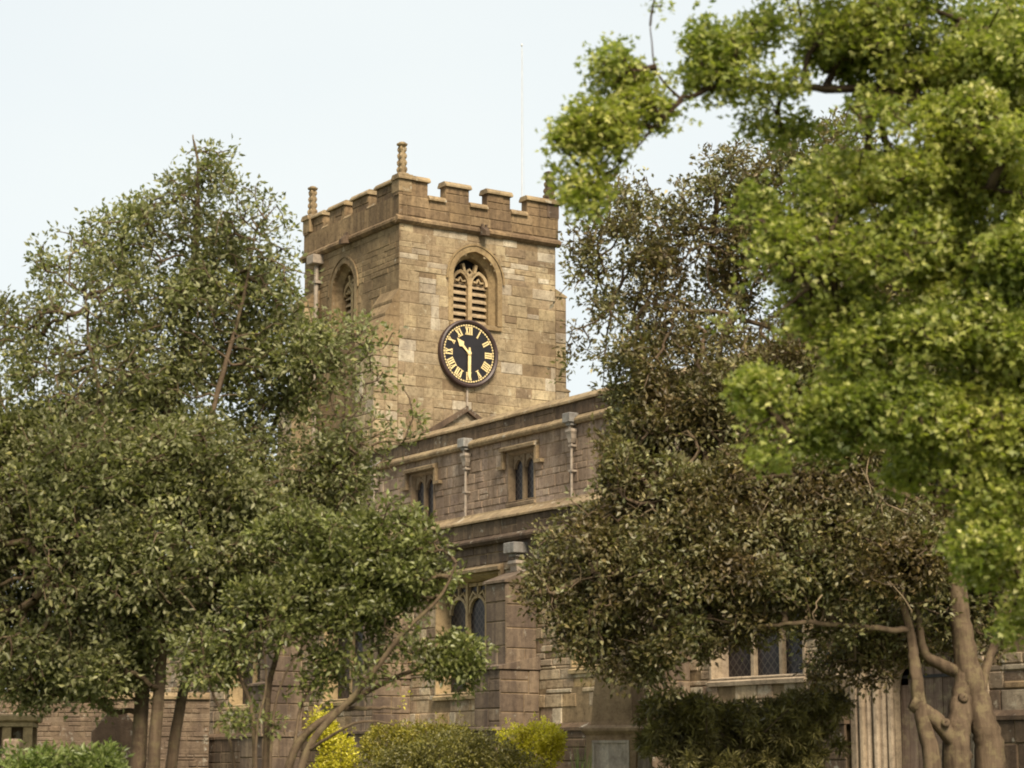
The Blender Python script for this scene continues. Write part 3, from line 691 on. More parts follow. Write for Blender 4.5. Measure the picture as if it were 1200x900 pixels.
def catmull(pts, n=6):
    P = [np.array(p, float) for p in pts]; P = [2*P[0]-P[1]]+P+[2*P[-1]-P[-2]]; out = []
    for i in range(1, len(P)-2):
        for k in range(n):
            t = k/n; a, b_, c, d = P[i-1], P[i], P[i+1], P[i+2]
            out.append(.5*((2*b_)+(-a+c)*t+(2*a-5*b_+4*c-d)*t*t+(-a+3*b_-3*c+d)*t**3))
    return out+[P[-2]]
def lobe_points(lobes, Y, dens, fr=4.6, cut=-.2, wisp=.14, flat=(1, 1, 1), loose=3, hole=2.2):
    flat = np.array(flat)
    """points spread through the crown's volume: each lobe a ball (px, py, rx, ry, forward offset in m, weight)"""
    out = []; lim = []; s = Y/F_PX
    for px, py, rx, ry, dy, w in lobes:
        c = np.array(at(px, py, Y+dy)); R = np.array([rx*s, (rx+ry)*.5*s*1.05, ry*s])
        n = max(4, int(dens*w**1.5*(4/3*math.pi*R[0]*R[1]*R[2])**.85))
        ks = 7; sd = rng.normal(size=(ks, 3)); sd /= np.linalg.norm(sd, axis=1)[:, None]
        sc_ = c+sd*R*(.55+.5*rng.random((ks, 1))); sr = .26+.30*rng.random(ks)
        which = rng.integers(0, ks+loose, n)
        d = rng.normal(size=(n, 3)); d /= np.linalg.norm(d, axis=1)[:, None]
        rad = rng.random((n, 1))**.45; rad = np.where(rng.random((n, 1)) < wisp, rad*(1.05+.55*rng.random((n, 1))), rad)
        cc = np.where((which < ks)[:, None], sc_[which % ks], c); kk = np.where(which < ks, sr[which % ks], .8 if loose < 6 else 1)[:, None]
        out.append(cc+d*R*rad*kk*flat); lim.append(np.full(n, cut-hole*max(0, min(1, (w-.72)/.3))))
    P = np.concatenate(out)
    kv = rng.normal(size=(9, 3))*fr; ph = rng.random(9)*6.28
    f = np.sin(P @ kv.T + ph).sum(1)
    return P[f > np.concatenate(lim)]
def grow(points, skel, bf=.28):
    """skel: [(polyline, r0, r1)] -> nodes, parents ; every point joins the nearest part of the tree, short detours preferred"""
    nodes, par, fixed, plen = [], [], [], []
    for poly, r0, r1, attach in skel:
        prev = -1
        if attach and nodes:
            d = [np.linalg.norm(np.array(q)-poly[0]) for q in nodes]; prev = int(np.argmin(d))
        for i, q in enumerate(poly):
            nodes.append(np.array(q)); par.append(prev); fixed.append(r0+(r1-r0)*i/max(1, len(poly)-1))
            plen.append(0 if prev < 0 else plen[prev]*.9+.35*np.linalg.norm(nodes[-1]-nodes[prev])); prev = len(nodes)-1
    S = len(nodes); Pn = np.array(nodes); pl0 = np.array(plen); n = len(points)
    best = np.full(n, 1e9); bp = np.zeros(n, int)
    for j in range(S):
        if j == 0 or fixed[j] > .075*fixed[0]*4: 
            pass
        d = np.linalg.norm(points-Pn[j], axis=1)*1.0+bf*pl0[j]
        k = d < best; best[k] = d[k]; bp[k] = j
    nodes = list(Pn); done = np.zeros(n, bool); plen = list(plen)
    for _ in range(n):
        i = int(np.argmin(np.where(done, 1e9, best))); done[i] = True
        p_ = bp[i]; nodes.append(points[i]); par.append(int(p_)); fixed.append(0)
        plen.append(plen[p_]+np.linalg.norm(points[i]-nodes[p_]))
        d = np.linalg.norm(points-points[i], axis=1)+bf*plen[-1]
        k = (d < best) & ~done; best[k] = d[k]; bp[k] = len(nodes)-1
    return np.array(nodes), np.array(par), np.array(fixed), S
def tubes(name, segs, mat, parent):
    """segs: arrays p0,p1,r0,r1 -> one mesh of tapered limbs, with a bent middle"""
    p0, p1, r0, r1 = [np.array(x) for x in segs]; n = len(p0)
    d = p1-p0; L_ = np.linalg.norm(d, axis=1)[:, None]+1e-9; t_ = d/L_
    ref = np.where(np.abs(t_[:, 2:3]) < .9, np.array([[0, 0, 1.]]), np.array([[1., 0, 0]]))
    u = np.cross(t_, ref); u /= np.linalg.norm(u, axis=1)[:, None]; w = np.cross(t_, u)
    mid = (p0+p1)/2+(rng.normal(size=(n, 3)))*L_*.045; k = 5; V = []
    for c, r in ((p0, r0), (mid, (r0+r1)/2), (p1, r1)):
        for j in range(k):
            a = 2*math.pi*j/k; V.append(c+(u*math.cos(a)+w*math.sin(a))*r[:, None])
    V = np.stack(V, 1).reshape(-1, 3); F = []
    base = np.arange(n)[:, None]*(3*k)
    for ring in range(2):
        for j in range(k):
            F.append(base+np.array([[ring*k+j, ring*k+(j+1) % k, ring*k+k+(j+1) % k, ring*k+k+j]]))
    return raw_mesh(name, V, np.concatenate(F), mat, parent, smooth=True)
def trunk_mesh(name, poly, r0, r1, mat, parent, knots=0, flare=1.5):
    n = 12; rings = []; pts = [Vector(p) for p in poly]; ph = random.random()*6
    u = None; mb = MB()
    for i, p in enumerate(pts):
        d = (pts[min(i+1, len(pts)-1)]-pts[max(i-1, 0)]).normalized()
        u = d.orthogonal().normalized() if u is None else (u-d*u.dot(d)).normalized()
        w = d.cross(u); t_ = i/(len(pts)-1); r = r0+(r1-r0)*t_
        if flare and t_ < .12: r *= 1+(flare-1)*(1-t_/.12)**2
        rings.append([p+(u*math.cos(a)+w*math.sin(a))*r*(1+.07*math.sin(3*a+ph+t_*4)+.04*math.sin(5*a+t_*9)) for a in [2*math.pi*j/n for j in range(n)]])
    mb.loft(rings)
    return mb.build(name, mat, parent, smooth=True)
def leaves(name, anchors, dirs, per, size, mat, parent, spread=.16, aspect=.48, up=.35, fold=.22, droop=0.0, shape='leaf', extra=None, emi=0):
    n = len(anchors)*per
    A_ = np.repeat(anchors, per, 0); D = np.repeat(dirs, per, 0)
    tw = rng.normal(size=(n, 3)); tw /= np.linalg.norm(tw, axis=1)[:, None]
    ax = D*.55+tw+np.array([0, 0, .12-droop]); ax /= np.linalg.norm(ax, axis=1)[:, None]
    pos = A_+ax*(rng.random((n, 1))**.7*spread)
    lx = ax+rng.normal(size=(n, 3))*.55; lx /= np.linalg.norm(lx, axis=1)[:, None]
    nr = rng.normal(size=(n, 3))+np.array([0, 0, up*2.2]); nr -= lx*(nr*lx).sum(1)[:, None]; nr /= np.linalg.norm(nr, axis=1)[:, None]
    w = np.cross(nr, lx); l = size*(.6+.8*rng.random((n, 1)))
    if shape == 'leaf':
        V = np.stack([pos, pos+lx*l*.42+w*l*aspect*.5+nr*l*fold*.5, pos+lx*l-nr*l*.1, pos+lx*l*.42-w*l*aspect*.5+nr*l*fold*.5], 1).reshape(-1, 3)
        b_ = np.arange(n)[:, None]*4; F = np.concatenate([b_+[[0, 1, 2]], b_+[[0, 2, 3]]])
    elif shape == 'lobed':            # three-lobed leaf
        q = lambda a, r, h=0: pos+(lx*math.cos(a)+w*math.sin(a))*l*r+nr*l*h
        V = np.stack([pos, q(1.35, .45, .08), q(.95, .78, -.05), q(.42, .5, .05), q(0, 1, -.08), q(-.42, .5, .05), q(-.95, .78, -.05), q(-1.35, .45, .08)], 1).reshape(-1, 3)
        b_ = np.arange(n)[:, None]*8; F = np.concatenate([b_+[[0, k, k+1]] for k in range(1, 7)])
    return raw_mesh(name, V, F, mat, parent)
def make_tree(*a, **k):
    global rng
    rng = np.random.default_rng(int(abs(a[2])*10)+5); random.seed(3); return _make_tree(*a, **k)
def _make_tree(name, label, Y, lobes, skel, dens, leaf, bark, base, cat='tree', bf=.28, fr=4.6, cut=-.2, wisp=.14, flat=(1, 1, 1), loose=3, hole=2.2, thick=.011, limb_r=.06, trunk_flare=1.4, group=None, kmin=0):
    root = tag(empty(name, base), label, cat, group); inv = -np.array(base)
    pts = lobe_points(lobes, Y, dens, fr, cut, wisp, flat, loose, hole)
    sk = []; big = []
    for pl, r0, r1, attach, is_trunk in skel:
        c = catmull(pl, 7); c = [q+rng.normal(size=3)*r0*(.04 if is_trunk else .17 if r0 < .052 else .05)*(0 < i < len(c)-1) for i, q in enumerate(c)]
        sk.append((c, r0, r1, attach)); big.append((c, r0, r1, is_trunk))
    nd, par, fx_, S = grow(pts, sk, bf)
    for c, r0, r1, is_trunk in big:
        trunk_mesh('trunk' if is_trunk else 'limb', [np.array(q)+inv for q in c], r0, r1, bark, root, flare=trunk_flare if is_trunk else 0)
    # pipe model radii
    n = len(nd); acc = np.zeros(n); kids = np.zeros(n, int)
    order = range(n-1, S-1, -1)
    for i in order:
        acc[i] = max(acc[i], 1.0)
        if par[i] >= 0: acc[par[i]] += acc[i]; kids[par[i]] += 1
    r = thick*.45*np.maximum(acc, 1)**.42; r = np.minimum(r, limb_r)
    i = np.arange(S, n); p = par[i]
    rp = np.minimum(np.where(p < S, r[i]*1.25, r[p]), r[i]*1.35)
    tubes('branches', (nd[p]+inv, nd[i]+inv, rp, r[i]), bark, root)
    outer = i[(acc[i] <= leaf.get('maxacc', 5))]; 
    dr_ = nd[outer]-nd[par[outer]]; dr_ /= np.linalg.norm(dr_, axis=1)[:, None]+1e-9
    an = nd[outer]
    # leaves also half-way along the last twig
    h = rng.random(len(outer)) < .6; an = np.concatenate([an, (nd[outer]*.55+nd[par[outer]]*.45)[h]]); dr2 = np.concatenate([dr_, dr_[h]])
    k = np.ones(len(an), bool)
    far = np.linalg.norm(an-np.concatenate([nd[par[outer]], nd[par[outer]][h]]), axis=1) < 1.2
    an, dr2 = an[far], dr2[far]
    leaves('crown', an+inv, dr2, leaf['per'], leaf['size'], leaf['mat'], root, leaf['spread'], leaf.get('aspect', .48), leaf.get('up', .35), shape=leaf.get('shape', 'leaf'), droop=leaf.get('droop', 0))
    return root, an, dr2
def V3(px, py, Y): return np.array(at(px, py, Y))
def base_at(px, Y):
    p = at(px, 900, Y); return (p.x, p.y, ground_z(p.x, p.y)-.02)

# ---- left evergreen: three stems
YL = 26.0
bL = base_at(185, YL)
g = lambda px, Y: np.array([at(px, 900, Y).x, Y, ground_z(0, Y)-.05])
skel = [
 ([g(160, YL), V3(163, 870, YL), V3(170, 760, YL), V3(176, 640, YL), V3(190, 520, YL), V3(215, 400, YL+.1), V3(228, 290, YL+.1), V3(232, 200, YL+.1), V3(226, 158, YL+.1)], .105, .008, False, True),
 ([g(178, YL-.3), V3(182, 860, YL-.3), V3(190, 770, YL-.3), V3(196, 680, YL-.35), V3(230, 560, YL-.4), V3(258, 450, YL-.4), V3(285, 350, YL-.3), V3(300, 270, YL-.3)], .085, .01, False, True),
 ([g(196, YL+.3), V3(204, 870, YL+.25), V3(224, 770, YL+.2), V3(252, 690, YL+.2), V3(292, 590, YL+.3), V3(320, 500, YL+.4), V3(345, 440, YL+.4)], .08, .015, False, True),
 ([V3(180, 600, YL), V3(140, 520, YL-.3), V3(110, 430, YL-.4), V3(100, 350, YL-.4)], .05, .01, True, False),
 ([V3(190, 520, YL), V3(150, 400, YL+.5), V3(145, 300, YL+.6)], .04, .008, True, False),
 ([V3(176, 640, YL), V3(90, 590, YL+.4), V3(20, 560, YL+.6)], .045, .012, True, False),
 ([V3(172, 720, YL), V3(110, 690, YL-.5), V3(50, 690, YL-.7)], .04, .012, True, False),
 ([V3(292, 590, YL+.3), V3(350, 570, YL+.1), V3(420, 530, YL)], .03, .01, True, False),
]
lobes = [(120, 290, 44, 40, .3, .5), (80, 340, 48, 45, .2, .5), (35, 385, 50, 45, 0, .5), (160, 255, 30, 26, .1, .45), (60, 795, 70, 30, .1, .85), (135, 790, 46, 26, -.2, .85), (290, 340, 60, 70, .2, .6), (330, 420, 50, 60, .1, .6), (300, 500, 50, 40, .2, .6), (232, 215, 38, 56, .1, 0.46), (255, 200, 28, 28, 0, 0.37), (210, 285, 67, 67, .1, 0.46), (292, 285, 49, 84, -.2, 0.37), (150, 290, 38, 42, .5, 0.42), (103, 262, 11, 20, .3, 0.28), (110, 345, 58, 56, -.3, 0.46), (165, 360, 67, 61, .3, 0.46), (235, 365, 78, 78, 0, 0.42), (310, 370, 58, 67, 0, 0.34), (335, 300, 17, 44, 0, 0.22), (60, 415, 64, 61, 0, 0.37), (20, 470, 67, 67, .2, 0.28), (150, 450, 95, 69, -.3, 0.42), (255, 465, 84, 78, .2, 0.34), (385, 430, 61, 67, .1, 0.42), (345, 480, 39, 44, .3, 0.16), (440, 490, 53, 44, -.1, 0.40), (400, 540, 67, 42, 0, 0.37), (375, 400, 33, 29, 0, 0.37), (270, 330, 50, 60, .2, 0.34), (275, 420, 60, 60, .1, 0.41), (320, 440, 50, 50, .2, 0.38), (200, 420, 60, 50, .2, 0.38), (205, 215, 26, 30, 0, 0.41), (180, 330, 50, 40, -.2, 0.34), (330, 530, 40, 36, .2, 0.34), (30, 550, 80, 70, .1, 1), (130, 550, 90, 70, -.5, 1.05), (235, 560, 85, 70, -.4, .9), (310, 570, 50, 40, .4, .5), (20, 650, 75, 65, .3, 1), (110, 660, 85, 70, -.5, 1.1), (215, 655, 80, 65, -.7, .95), (310, 640, 70, 55, -.3, .95), (380, 600, 60, 40, 0, .8), (-60, 600, 90, 170, 0, .7),
 (45, 755, 70, 50, .1, 1.1), (120, 760, 60, 58, -.3, 1.1), (85, 700, 70, 45, .5, 1), (215, 735, 50, 35, -.5, .6), (300, 700, 55, 45, .2, 1.1), (270, 600, 60, 50, .3, 1.1), (170, 700, 60, 45, .6, 1.1), (380, 560, 50, 45, .2, .9), (165, 500, 70, 55, .3, 1), (90, 500, 60, 50, .4, .9), (20, 810, 40, 18, .2, .6), (130, 815, 35, 14, -.2, .6)]
make_tree('evergreen_tree', 'large dull green evergreen tree with three slender stems hiding the west end of the church', YL, lobes, skel, 640,
          dict(per=8, size=.074, mat=M['leaf_a'], spread=.17, aspect=.5, maxacc=6), M['bark_dark'], bL, cut=-1.0, fr=6, wisp=.17, loose=9, thick=.0145, hole=1.4)
# ---- leaning bush at the centre
YB = 24.0
bB = base_at(330, YB)
skel = [
 ([g(325, YB), V3(345, 880, YB), V3(400, 830, YB), V3(450, 800, YB+.1), V3(500, 780, YB+.1), V3(545, 765, YB+.1)], .055, .012, False, True),
 ([g(335, YB-.2), V3(360, 880, YB-.2), V3(420, 810, YB-.2), V3(470, 745, YB-.3), V3(515, 700, YB-.3), V3(535, 660, YB-.3)], .05, .01, False, True),
 ([g(312, YB+.2), V3(312, 860, YB+.2), V3(318, 790, YB+.2), V3(345, 720, YB+.2), V3(400, 650, YB+.2), V3(440, 600, YB+.2)], .045, .01, False, True),
 ([g(300, YB+.1), V3(297, 850, YB+.1), V3(280, 790, YB+.1), V3(262, 740, YB)], .035, .01, False, True),
 ([V3(400, 830, YB), V3(440, 830, YB-.2), V3(470, 830, YB-.2)], .03, .01, True, False),
 ([g(318, YB-.1), V3(318, 870, YB-.1), V3(330, 800, YB-.1), V3(366, 740, YB)], .022, .008, False, True),
 ([g(306, YB-.2), V3(300, 870, YB-.2), V3(312, 800, YB-.2), V3(305, 730, YB-.1)], .02, .008, False, True),
 ([g(290, YB+.1), V3(270, 870, YB+.1), V3(245, 800, YB+.1), V3(235, 740, YB)], .022, .008, False, True),
 ([V3(345, 880, YB), V3(352, 830, YB+.1), V3(372, 790, YB+.2), V3(390, 740, YB+.2)], .02, .008, True, False),
 ([V3(360, 880, YB-.2), V3(410, 850, YB-.4), V3(440, 845, YB-.4), V3(462, 850, YB-.5)], .02, .008, True, False),
]
lobes = [(470, 640, 60, 45, -.1, .9), (400, 670, 75, 60, 0, .9), (290, 830, 34, 30, 0, .6), (360, 800, 40, 30, 0, .6), (420, 800, 40, 26, -.1, .6), (545, 770, 24, 26, -.1, .9), (240, 790, 40, 40, .2, .6), (475, 705, 48, 48, -.2, .9), (530, 770, 36, 24, 0, 1), (548, 790, 16, 24, 0, .8), (330, 720, 70, 55, 0, .9), (420, 745, 70, 35, .2, .9), (270, 760, 50, 50, .1, .8), (470, 590, 40, 26, 0, .7), (490, 615, 24, 20, 0, .6), (440, 690, 60, 45, .3, 1.1), (360, 640, 50, 40, .2, 1), (255, 820, 30, 22, 0, .55), (500, 770, 40, 22, 0, .6), (340, 795, 60, 22, .1, .45), (520, 812, 14, 16, 0, .5)]
make_tree('leaning_shrub', 'mid green leaning bush with thin arching stems, between the evergreen tree and the church buttress', YB, lobes, skel, 640,
          dict(per=9, size=.07, mat=M['leaf_b'], spread=.14, aspect=.5, maxacc=6), M['bark_grey'], bB, cat='bush', thick=.010)
# ---- right evergreen with the forked pale trunk
YR = 27.5
bR = base_at(1130, YR)
skel = [
 ([g(1120, YR-.15), V3(1121, 880, YR-.15), V3(1124, 840, YR-.1), V3(1130, 800, YR), V3(1128, 740, YR)], .19, .13, False, True),
 ([g(1162, YR), V3(1158, 880, YR), V3(1146, 830, YR), V3(1130, 760, YR), V3(1122, 700, YR), V3(1110, 600, YR+.1), V3(1080, 480, YR+.2), V3(1030, 360, YR+.2), V3(970, 250, YR+.2), V3(940, 180, YR+.2)], .21, .02, False, True),
 ([V3(1132, 890, YR-.1), V3(1104, 852, YR-.25), V3(1085, 835, YR-.28), V3(1068, 822, YR-.3)], .11, .09, False, False),
 ([g(1094, YR-.3), V3(1091, 890, YR-.3), V3(1080, 840, YR-.3), V3(1072, 780, YR-.3), V3(1066, 740, YR-.3), V3(1040, 640, YR-.4), V3(980, 540, YR-.5)], .13, .02, False, True),
 ([V3(1130, 790, YR), V3(1095, 775, YR), V3(1082, 760, YR), V3(1070, 700, YR+.1), V3(1040, 620, YR+.2)], .09, .03, True, False),
 ([V3(1145, 830, YR), V3(1160, 770, YR+.2), V3(1185, 720, YR+.3), V3(1220, 690, YR+.4)], .075, .03, True, False),
 ([V3(1066, 740, YR-.3), V3(1010, 735, YR-.6), V3(950, 730, YR-.8), V3(880, 732, YR-.9), V3(800, 720, YR-.9)], .045, .012, True, False),
 ([V3(1080, 480, YR+.2), V3(980, 420, YR+.1), V3(860, 370, YR), V3(780, 360, YR), V3(700, 330, YR)], .05, .008, True, False),
 ([V3(1110, 600, YR), V3(1000, 560, YR-.7), V3(880, 560, YR-.9), V3(760, 590, YR-.9)], .05, .01, True, False),
 ([V3(1040, 640, YR-.4), V3(920, 650, YR-1.1), V3(800, 660, YR-1.1), V3(680, 680, YR-1)], .045, .01, True, False),
 ([V3(860, 370, YR), V3(830, 330, YR), V3(835, 270, YR)], .02, .006, True, False),
]
lobes = [(765, 490, 36, 46, -.2, .8), (745, 560, 34, 44, -.3, .8), (760, 450, 50, 50, 0, .7), (700, 285, 36, 44, 0, 0.48), (668, 315, 24, 48, 0, 0.32), (745, 270, 61, 67, .1, 0.48), (690, 370, 41, 48, 0, 0.30), (800, 340, 90, 90, .3, 0.30), (880, 330, 90, 90, .4, 0.34), (760, 300, 70, 70, .3, 0.30), (930, 260, 90, 70, .4, 0.41), (790, 320, 49, 44, .2, 0.29), (880, 290, 55, 44, .2, 0.39), (740, 350, 55, 48, .1, 0.32), (832, 255, 48, 67, 0, 0.48), (870, 225, 48, 48, .1, 0.48), (920, 215, 73, 58, .1, 0.54), (980, 190, 73, 61, .2, 0.54), (765, 410, 67, 55, 0, 0.48), (665, 410, 26, 36, 0, 0.22),
 (810, 430, 75, 61, -.2, 0.57), (720, 420, 30, 36, 0, 0.27), (870, 380, 48, 42, .3, 0.22), (950, 320, 97, 85, .2, 0.54), (775, 500, 55, 50, -.2, 1.1), (860, 490, 75, 65, -.2, 1.15), (960, 450, 90, 80, 0, 1), (1060, 350, 90, 100, .3, .9), (1070, 500, 100, 90, .3, 1),
 (760, 570, 55, 50, -.4, 1.1), (840, 590, 80, 60, -.6, 1.2), (940, 580, 90, 70, -.5, 1.2), (700, 640, 55, 45, -.5, .95), (645, 690, 36, 42, -.5, .8), (690, 715, 60, 38, -.6, 1.1), (780, 670, 80, 55, -.7, 1.2), (880, 670, 80, 55, -.7, 1.2), (980, 650, 80, 60, -.6, 1.15), (1060, 650, 60, 60, -.2, 1.1), (1160, 560, 80, 120, .4, .9),
 (735, 770, 45, 34, -.6, 1.1), (800, 740, 55, 30, -.6, 1.1), (870, 725, 60, 24, -.6, 1), (960, 730, 60, 34, -.3, .7), (1000, 775, 55, 26, .3, .7), (1040, 745, 55, 45, .5, 1.1), (770, 800, 26, 12, -.6, .6), (660, 745, 25, 24, -.5, .8), (1150, 720, 50, 60, .8, .8), (1020, 800, 30, 12, .3, .5), (1110, 700, 70, 60, 1, .8)]
rootR, anR, drR = make_tree('evergreen_tree', 'broad olive brown evergreen tree with a forked pale trunk before the church door', YR, lobes, skel, 600,
          dict(per=9, size=.075, mat=M['leaf_c'], spread=.17, aspect=.5, maxacc=6), M['bark_grey'], bR, cut=-.5, fr=5, wisp=.2, loose=8, thick=.0135, hole=1.6)
for px, py, Y, r in ((1129, 818, YR-.2, .055), (1108, 847, YR-.35, .05)):
    mb = MB(); c = at(px, py, Y)-Vector(bR); d = Vector((0, -1, .1)).normalized()
    mb.tube([c+d*-.03, c+d*.03, c+d*.045, c+d*.04], [r*1.25, r*1.1, r*.8, r*.35], 12); mb.build('branch_scar', M['bark_grey'], rootR, smooth=True)
for k in range(9):
    px, py = random.uniform(860, 1080), random.uniform(520, 730); c = at(px, py, YR-random.uniform(.9, 1.5))-Vector(bR)
    a = random.uniform(0, 6.28); L_ = random.uniform(.3, .75); d = Vector((math.cos(a), -.25, math.sin(a)*.8)); n_ = Vector((-d.z, random.uniform(-.3, .3), d.x))*random.choice((-1, 1))
    mt_ = MB(); mt_.tube([c+d*L_*f+n_*L_*.5*f*f+Vector((random.gauss(0, .012), 0, random.gauss(0, .012))) for f in (0, .2, .4, .6, .8, 1)], [.011, .010, .009, .008, .006, .003], 5)
    mt_.build('bare_twig', M['twig'], rootR, smooth=True)
# ---- near tree leaning in from the right, in blossom
YF = 15.0
bF = base_at(1420, YF+1)
skel = [
 ([g(1420, YF+1), V3(1415, 800, YF+1), V3(1400, 600, YF+.9), V3(1385, 420, YF+.8), V3(1370, 280, YF+.7), V3(1340, 150, YF+.5), V3(1300, 20, YF+.3), V3(1280, -90, YF+.2)], .17, .05, False, True),
 ([V3(1370, 280, YF+.7), V3(1270, 200, YF+.4), V3(1150, 145, YF+.1), V3(1024, 107, YF), V3(930, 103, YF), V3(850, 100, YF), V3(800, 118, YF), V3(770, 150, YF)], .048, .01, True, False),
 ([V3(1340, 150, YF+.5), V3(1240, 80, YF+.2), V3(1140, 30, YF), V3(1040, -10, YF-.1)], .045, .012, True, False),
 ([V3(1385, 420, YF+.8), V3(1280, 380, YF+.3), V3(1160, 300, YF), V3(1060, 280, YF-.1), V3(960, 330, YF-.2), V3(890, 385, YF-.2)], .045, .008, True, False),
 ([V3(1400, 600, YF+.9), V3(1290, 500, YF+.4), V3(1180, 430, YF+.1), V3(1080, 420, YF), V3(980, 470, YF), V3(910, 490, YF)], .045, .008, True, False),
 ([V3(1400, 600, YF+.9), V3(1300, 560, YF+.5), V3(1200, 540, YF+.3), V3(1100, 560, YF+.2)], .035, .008, True, False),
 ([V3(1370, 280, YF+.7), V3(1260, 250, YF-.2), V3(1160, 220, YF-.5)], .04, .01, True, False),
 ([V3(800, 118, YF), V3(770, 85, YF), V3(762, 30, YF)], .012, .004, True, False),
 ([V3(800, 118, YF), V3(770, 145, YF), V3(735, 185, YF), V3(690, 220, YF)], .012, .004, True, False),
]
lobes = [(1020, 225, 70, 40, .2, .95), (1090, 215, 70, 45, .3, 1), (985, 200, 50, 30, .2, .8), (1160, 215, 60, 45, .3, 1), (900, 250, 46, 34, 0, .75), (820, 92, 40, 22, .1, .7), (880, 92, 50, 18, -.1, .75), (950, 100, 50, 18, -.1, .75), (800, 150, 24, 22, 0, .6), (745, 190, 26, 18, 0, .6), (1190, 190, 60, 50, .3, .95), (1175, 240, 60, 40, .4, .95), (1110, 225, 60, 40, .3, .9), (1190, 120, 50, 50, .4, .9), (685, 155, 26, 33, 0, 0.93), (715, 165, 37, 35, 0, 0.85), (745, 145, 37, 37, 0, 0.77), (690, 200, 29, 19, 0, 0.59), (680, 215, 26, 26, 0, 0.87), (665, 165, 22, 26, 0, 0.83), (690, 235, 24, 19, 0, 0.77), (665, 150, 15, 22, 0, 0.68), (725, 85, 37, 33, 0, 0.85), (770, 85, 43, 39, .1, 0.85), (810, 70, 43, 39, .1, 0.85), (765, 12, 12, 24, 0, 0.43), (850, 55, 49, 39, 0, 0.68), (775, 120, 33, 22, 0, 0.68), (720, 198, 22, 12, 0, 0.43), (840, 155, 22, 22, 0, 0.43), (855, 130, 26, 15, 0, 0.51),
 (905, 45, 60, 42, .2, 0.83), (900, 140, 46, 22, .2, 0.55), (960, 45, 70, 46, .1, 0.87), (950, 150, 60, 22, .2, 0.64), (1040, 60, 80, 75, 0, 1.01), (1130, 70, 80, 80, .1, 1.01), (1210, 60, 80, 90, .2, 0.92), (1060, 160, 80, 60, -.3, 1.01), (1150, 180, 80, 70, -.2, 1.01), (1230, 200, 70, 90, .2, 0.92),
 (880, 310, 34, 32, -.1, 1.01), (930, 290, 55, 40, -.1, 1.01), (1000, 270, 60, 55, -.2, 1.01), (1075, 290, 75, 60, -.2, 1.06), (1160, 300, 80, 70, -.2, 1.06), (1240, 350, 70, 90, 0, 0.92), (860, 375, 14, 14, -.1, 0.55), (905, 375, 24, 22, -.2, 0.64), (990, 355, 60, 35, -.1, 0.83), (1060, 385, 75, 55, -.1, 1.01), (1150, 410, 80, 65, -.2, 1.06),
 (880, 470, 26, 24, 0, 1.01), (925, 465, 45, 36, 0, 1.01), (985, 450, 60, 42, -.1, 1.01), (1060, 470, 70, 50, -.1, 1.06), (1150, 500, 80, 60, -.1, 1.06), (910, 520, 38, 22, 0, 0.83), (1000, 520, 60, 24, 0, 0.83), (1090, 545, 70, 34, .1, 0.92), (1160, 580, 60, 60, 0, 1.01), (1230, 520, 60, 120, 0, 0.92), (1160, 650, 46, 50, 0, 0.92), (1125, 620, 24, 30, .1, 0.64), (1185, 715, 26, 36, 0, 0.83), (1220, 680, 40, 100, .1, 0.83),
 (1000, -40, 160, 60, 0, 0.64), (1300, 200, 80, 260, .4, 0.46)]
rootF, anF, drF = make_tree('blossom_tree', 'fresh green tree dotted with cream blossom, reaching in over the right side', YF, lobes, skel, 1500,
          dict(per=13, size=.039, mat=M['leaf_d'], spread=.14, aspect=.6, maxacc=7, shape='lobed', up=.5), M['bark_black'], bF, thick=.013, limb_r=.03, fr=7.5, cut=-.1, wisp=.28, flat=(1.15, 1.05, .72), hole=.75, loose=4)
s_ = np.clip((anF[:, 0]-at(900, 0, YF).x)/(at(1200, 0, YF).x-at(900, 0, YF).x), .05, 1)
nz = np.sin(anF[:, 0]*3.1+1)*np.sin(anF[:, 2]*3.7)+np.sin(anF[:, 1]*2.9)
k = (rng.random(len(anF)) < .36*s_+.02) & (nz > -.2)
leaves('blossom', anF[k]-np.array(bF)+np.array([0, -.05, .05]), drF[k], 11, .032, M['blossom'], rootF, spread=.05, aspect=.9, up=.9)

# ------------------------------------------------------------------ shrubs along the church
def shrub(name, label, cat, base, lobes, Y, n, per, size, mat, spread=.07, aspect=.5, stems=7, up=.3):
    root = tag(empty(name, base), label, cat); pts = []; s = Y/F_PX; b0 = np.array(base)
    for px, py, rx, ry, dy, w in lobes:
        c = np.array(at(px, py, Y+dy)); R = np.array([rx, (rx+ry)/2, ry])*s
        d = rng.normal(size=(int(n*w), 3)); d /= np.linalg.norm(d, axis=1)[:, None]
        pts.append(c+d*R*(.55+.5*rng.random((len(d), 1))**.6))
    P = np.concatenate(pts); ext = rng.random(len(P)) < .10; P[ext] = P[ext]+np.array([0, 0, .06])+(P[ext]-P.mean(0))*.22*rng.random((ext.sum(), 1)); P = P[P[:, 2] > b0[2]+.05]; D = P-P.mean(0); D /= np.linalg.norm(D, axis=1)[:, None]
    st = MB()
    for q in P[rng.choice(len(P), stems*4, replace=False)]:
        a = b0+np.array([rng.normal()*.08, rng.normal()*.08, 0]); mdl = a*.4+q*.6+np.array([0, 0, -.1])
        st.tube([a-b0, mdl-b0, q-b0], [.014, .009, .003], 5)
    st.build('stems', M['bark_dark'], root)
    leaves('foliage', P-b0, D, per, size, mat, root, spread, aspect, up); return root
Y = 31.
shrub('golden_shrub', 'bright yellow clipped shrub by the plinth, left of the stone obelisk', 'shrub', base_at(622, Y), [(605, 872, 19, 20, 0, 1), (634, 866, 24, 17, 0, 1.2), (618, 898, 30, 30, 0, 1.3), (646, 876, 12, 16, 0, .6)], Y, 230, 9, .045, M['leaf_gold'])
Y = 31.5
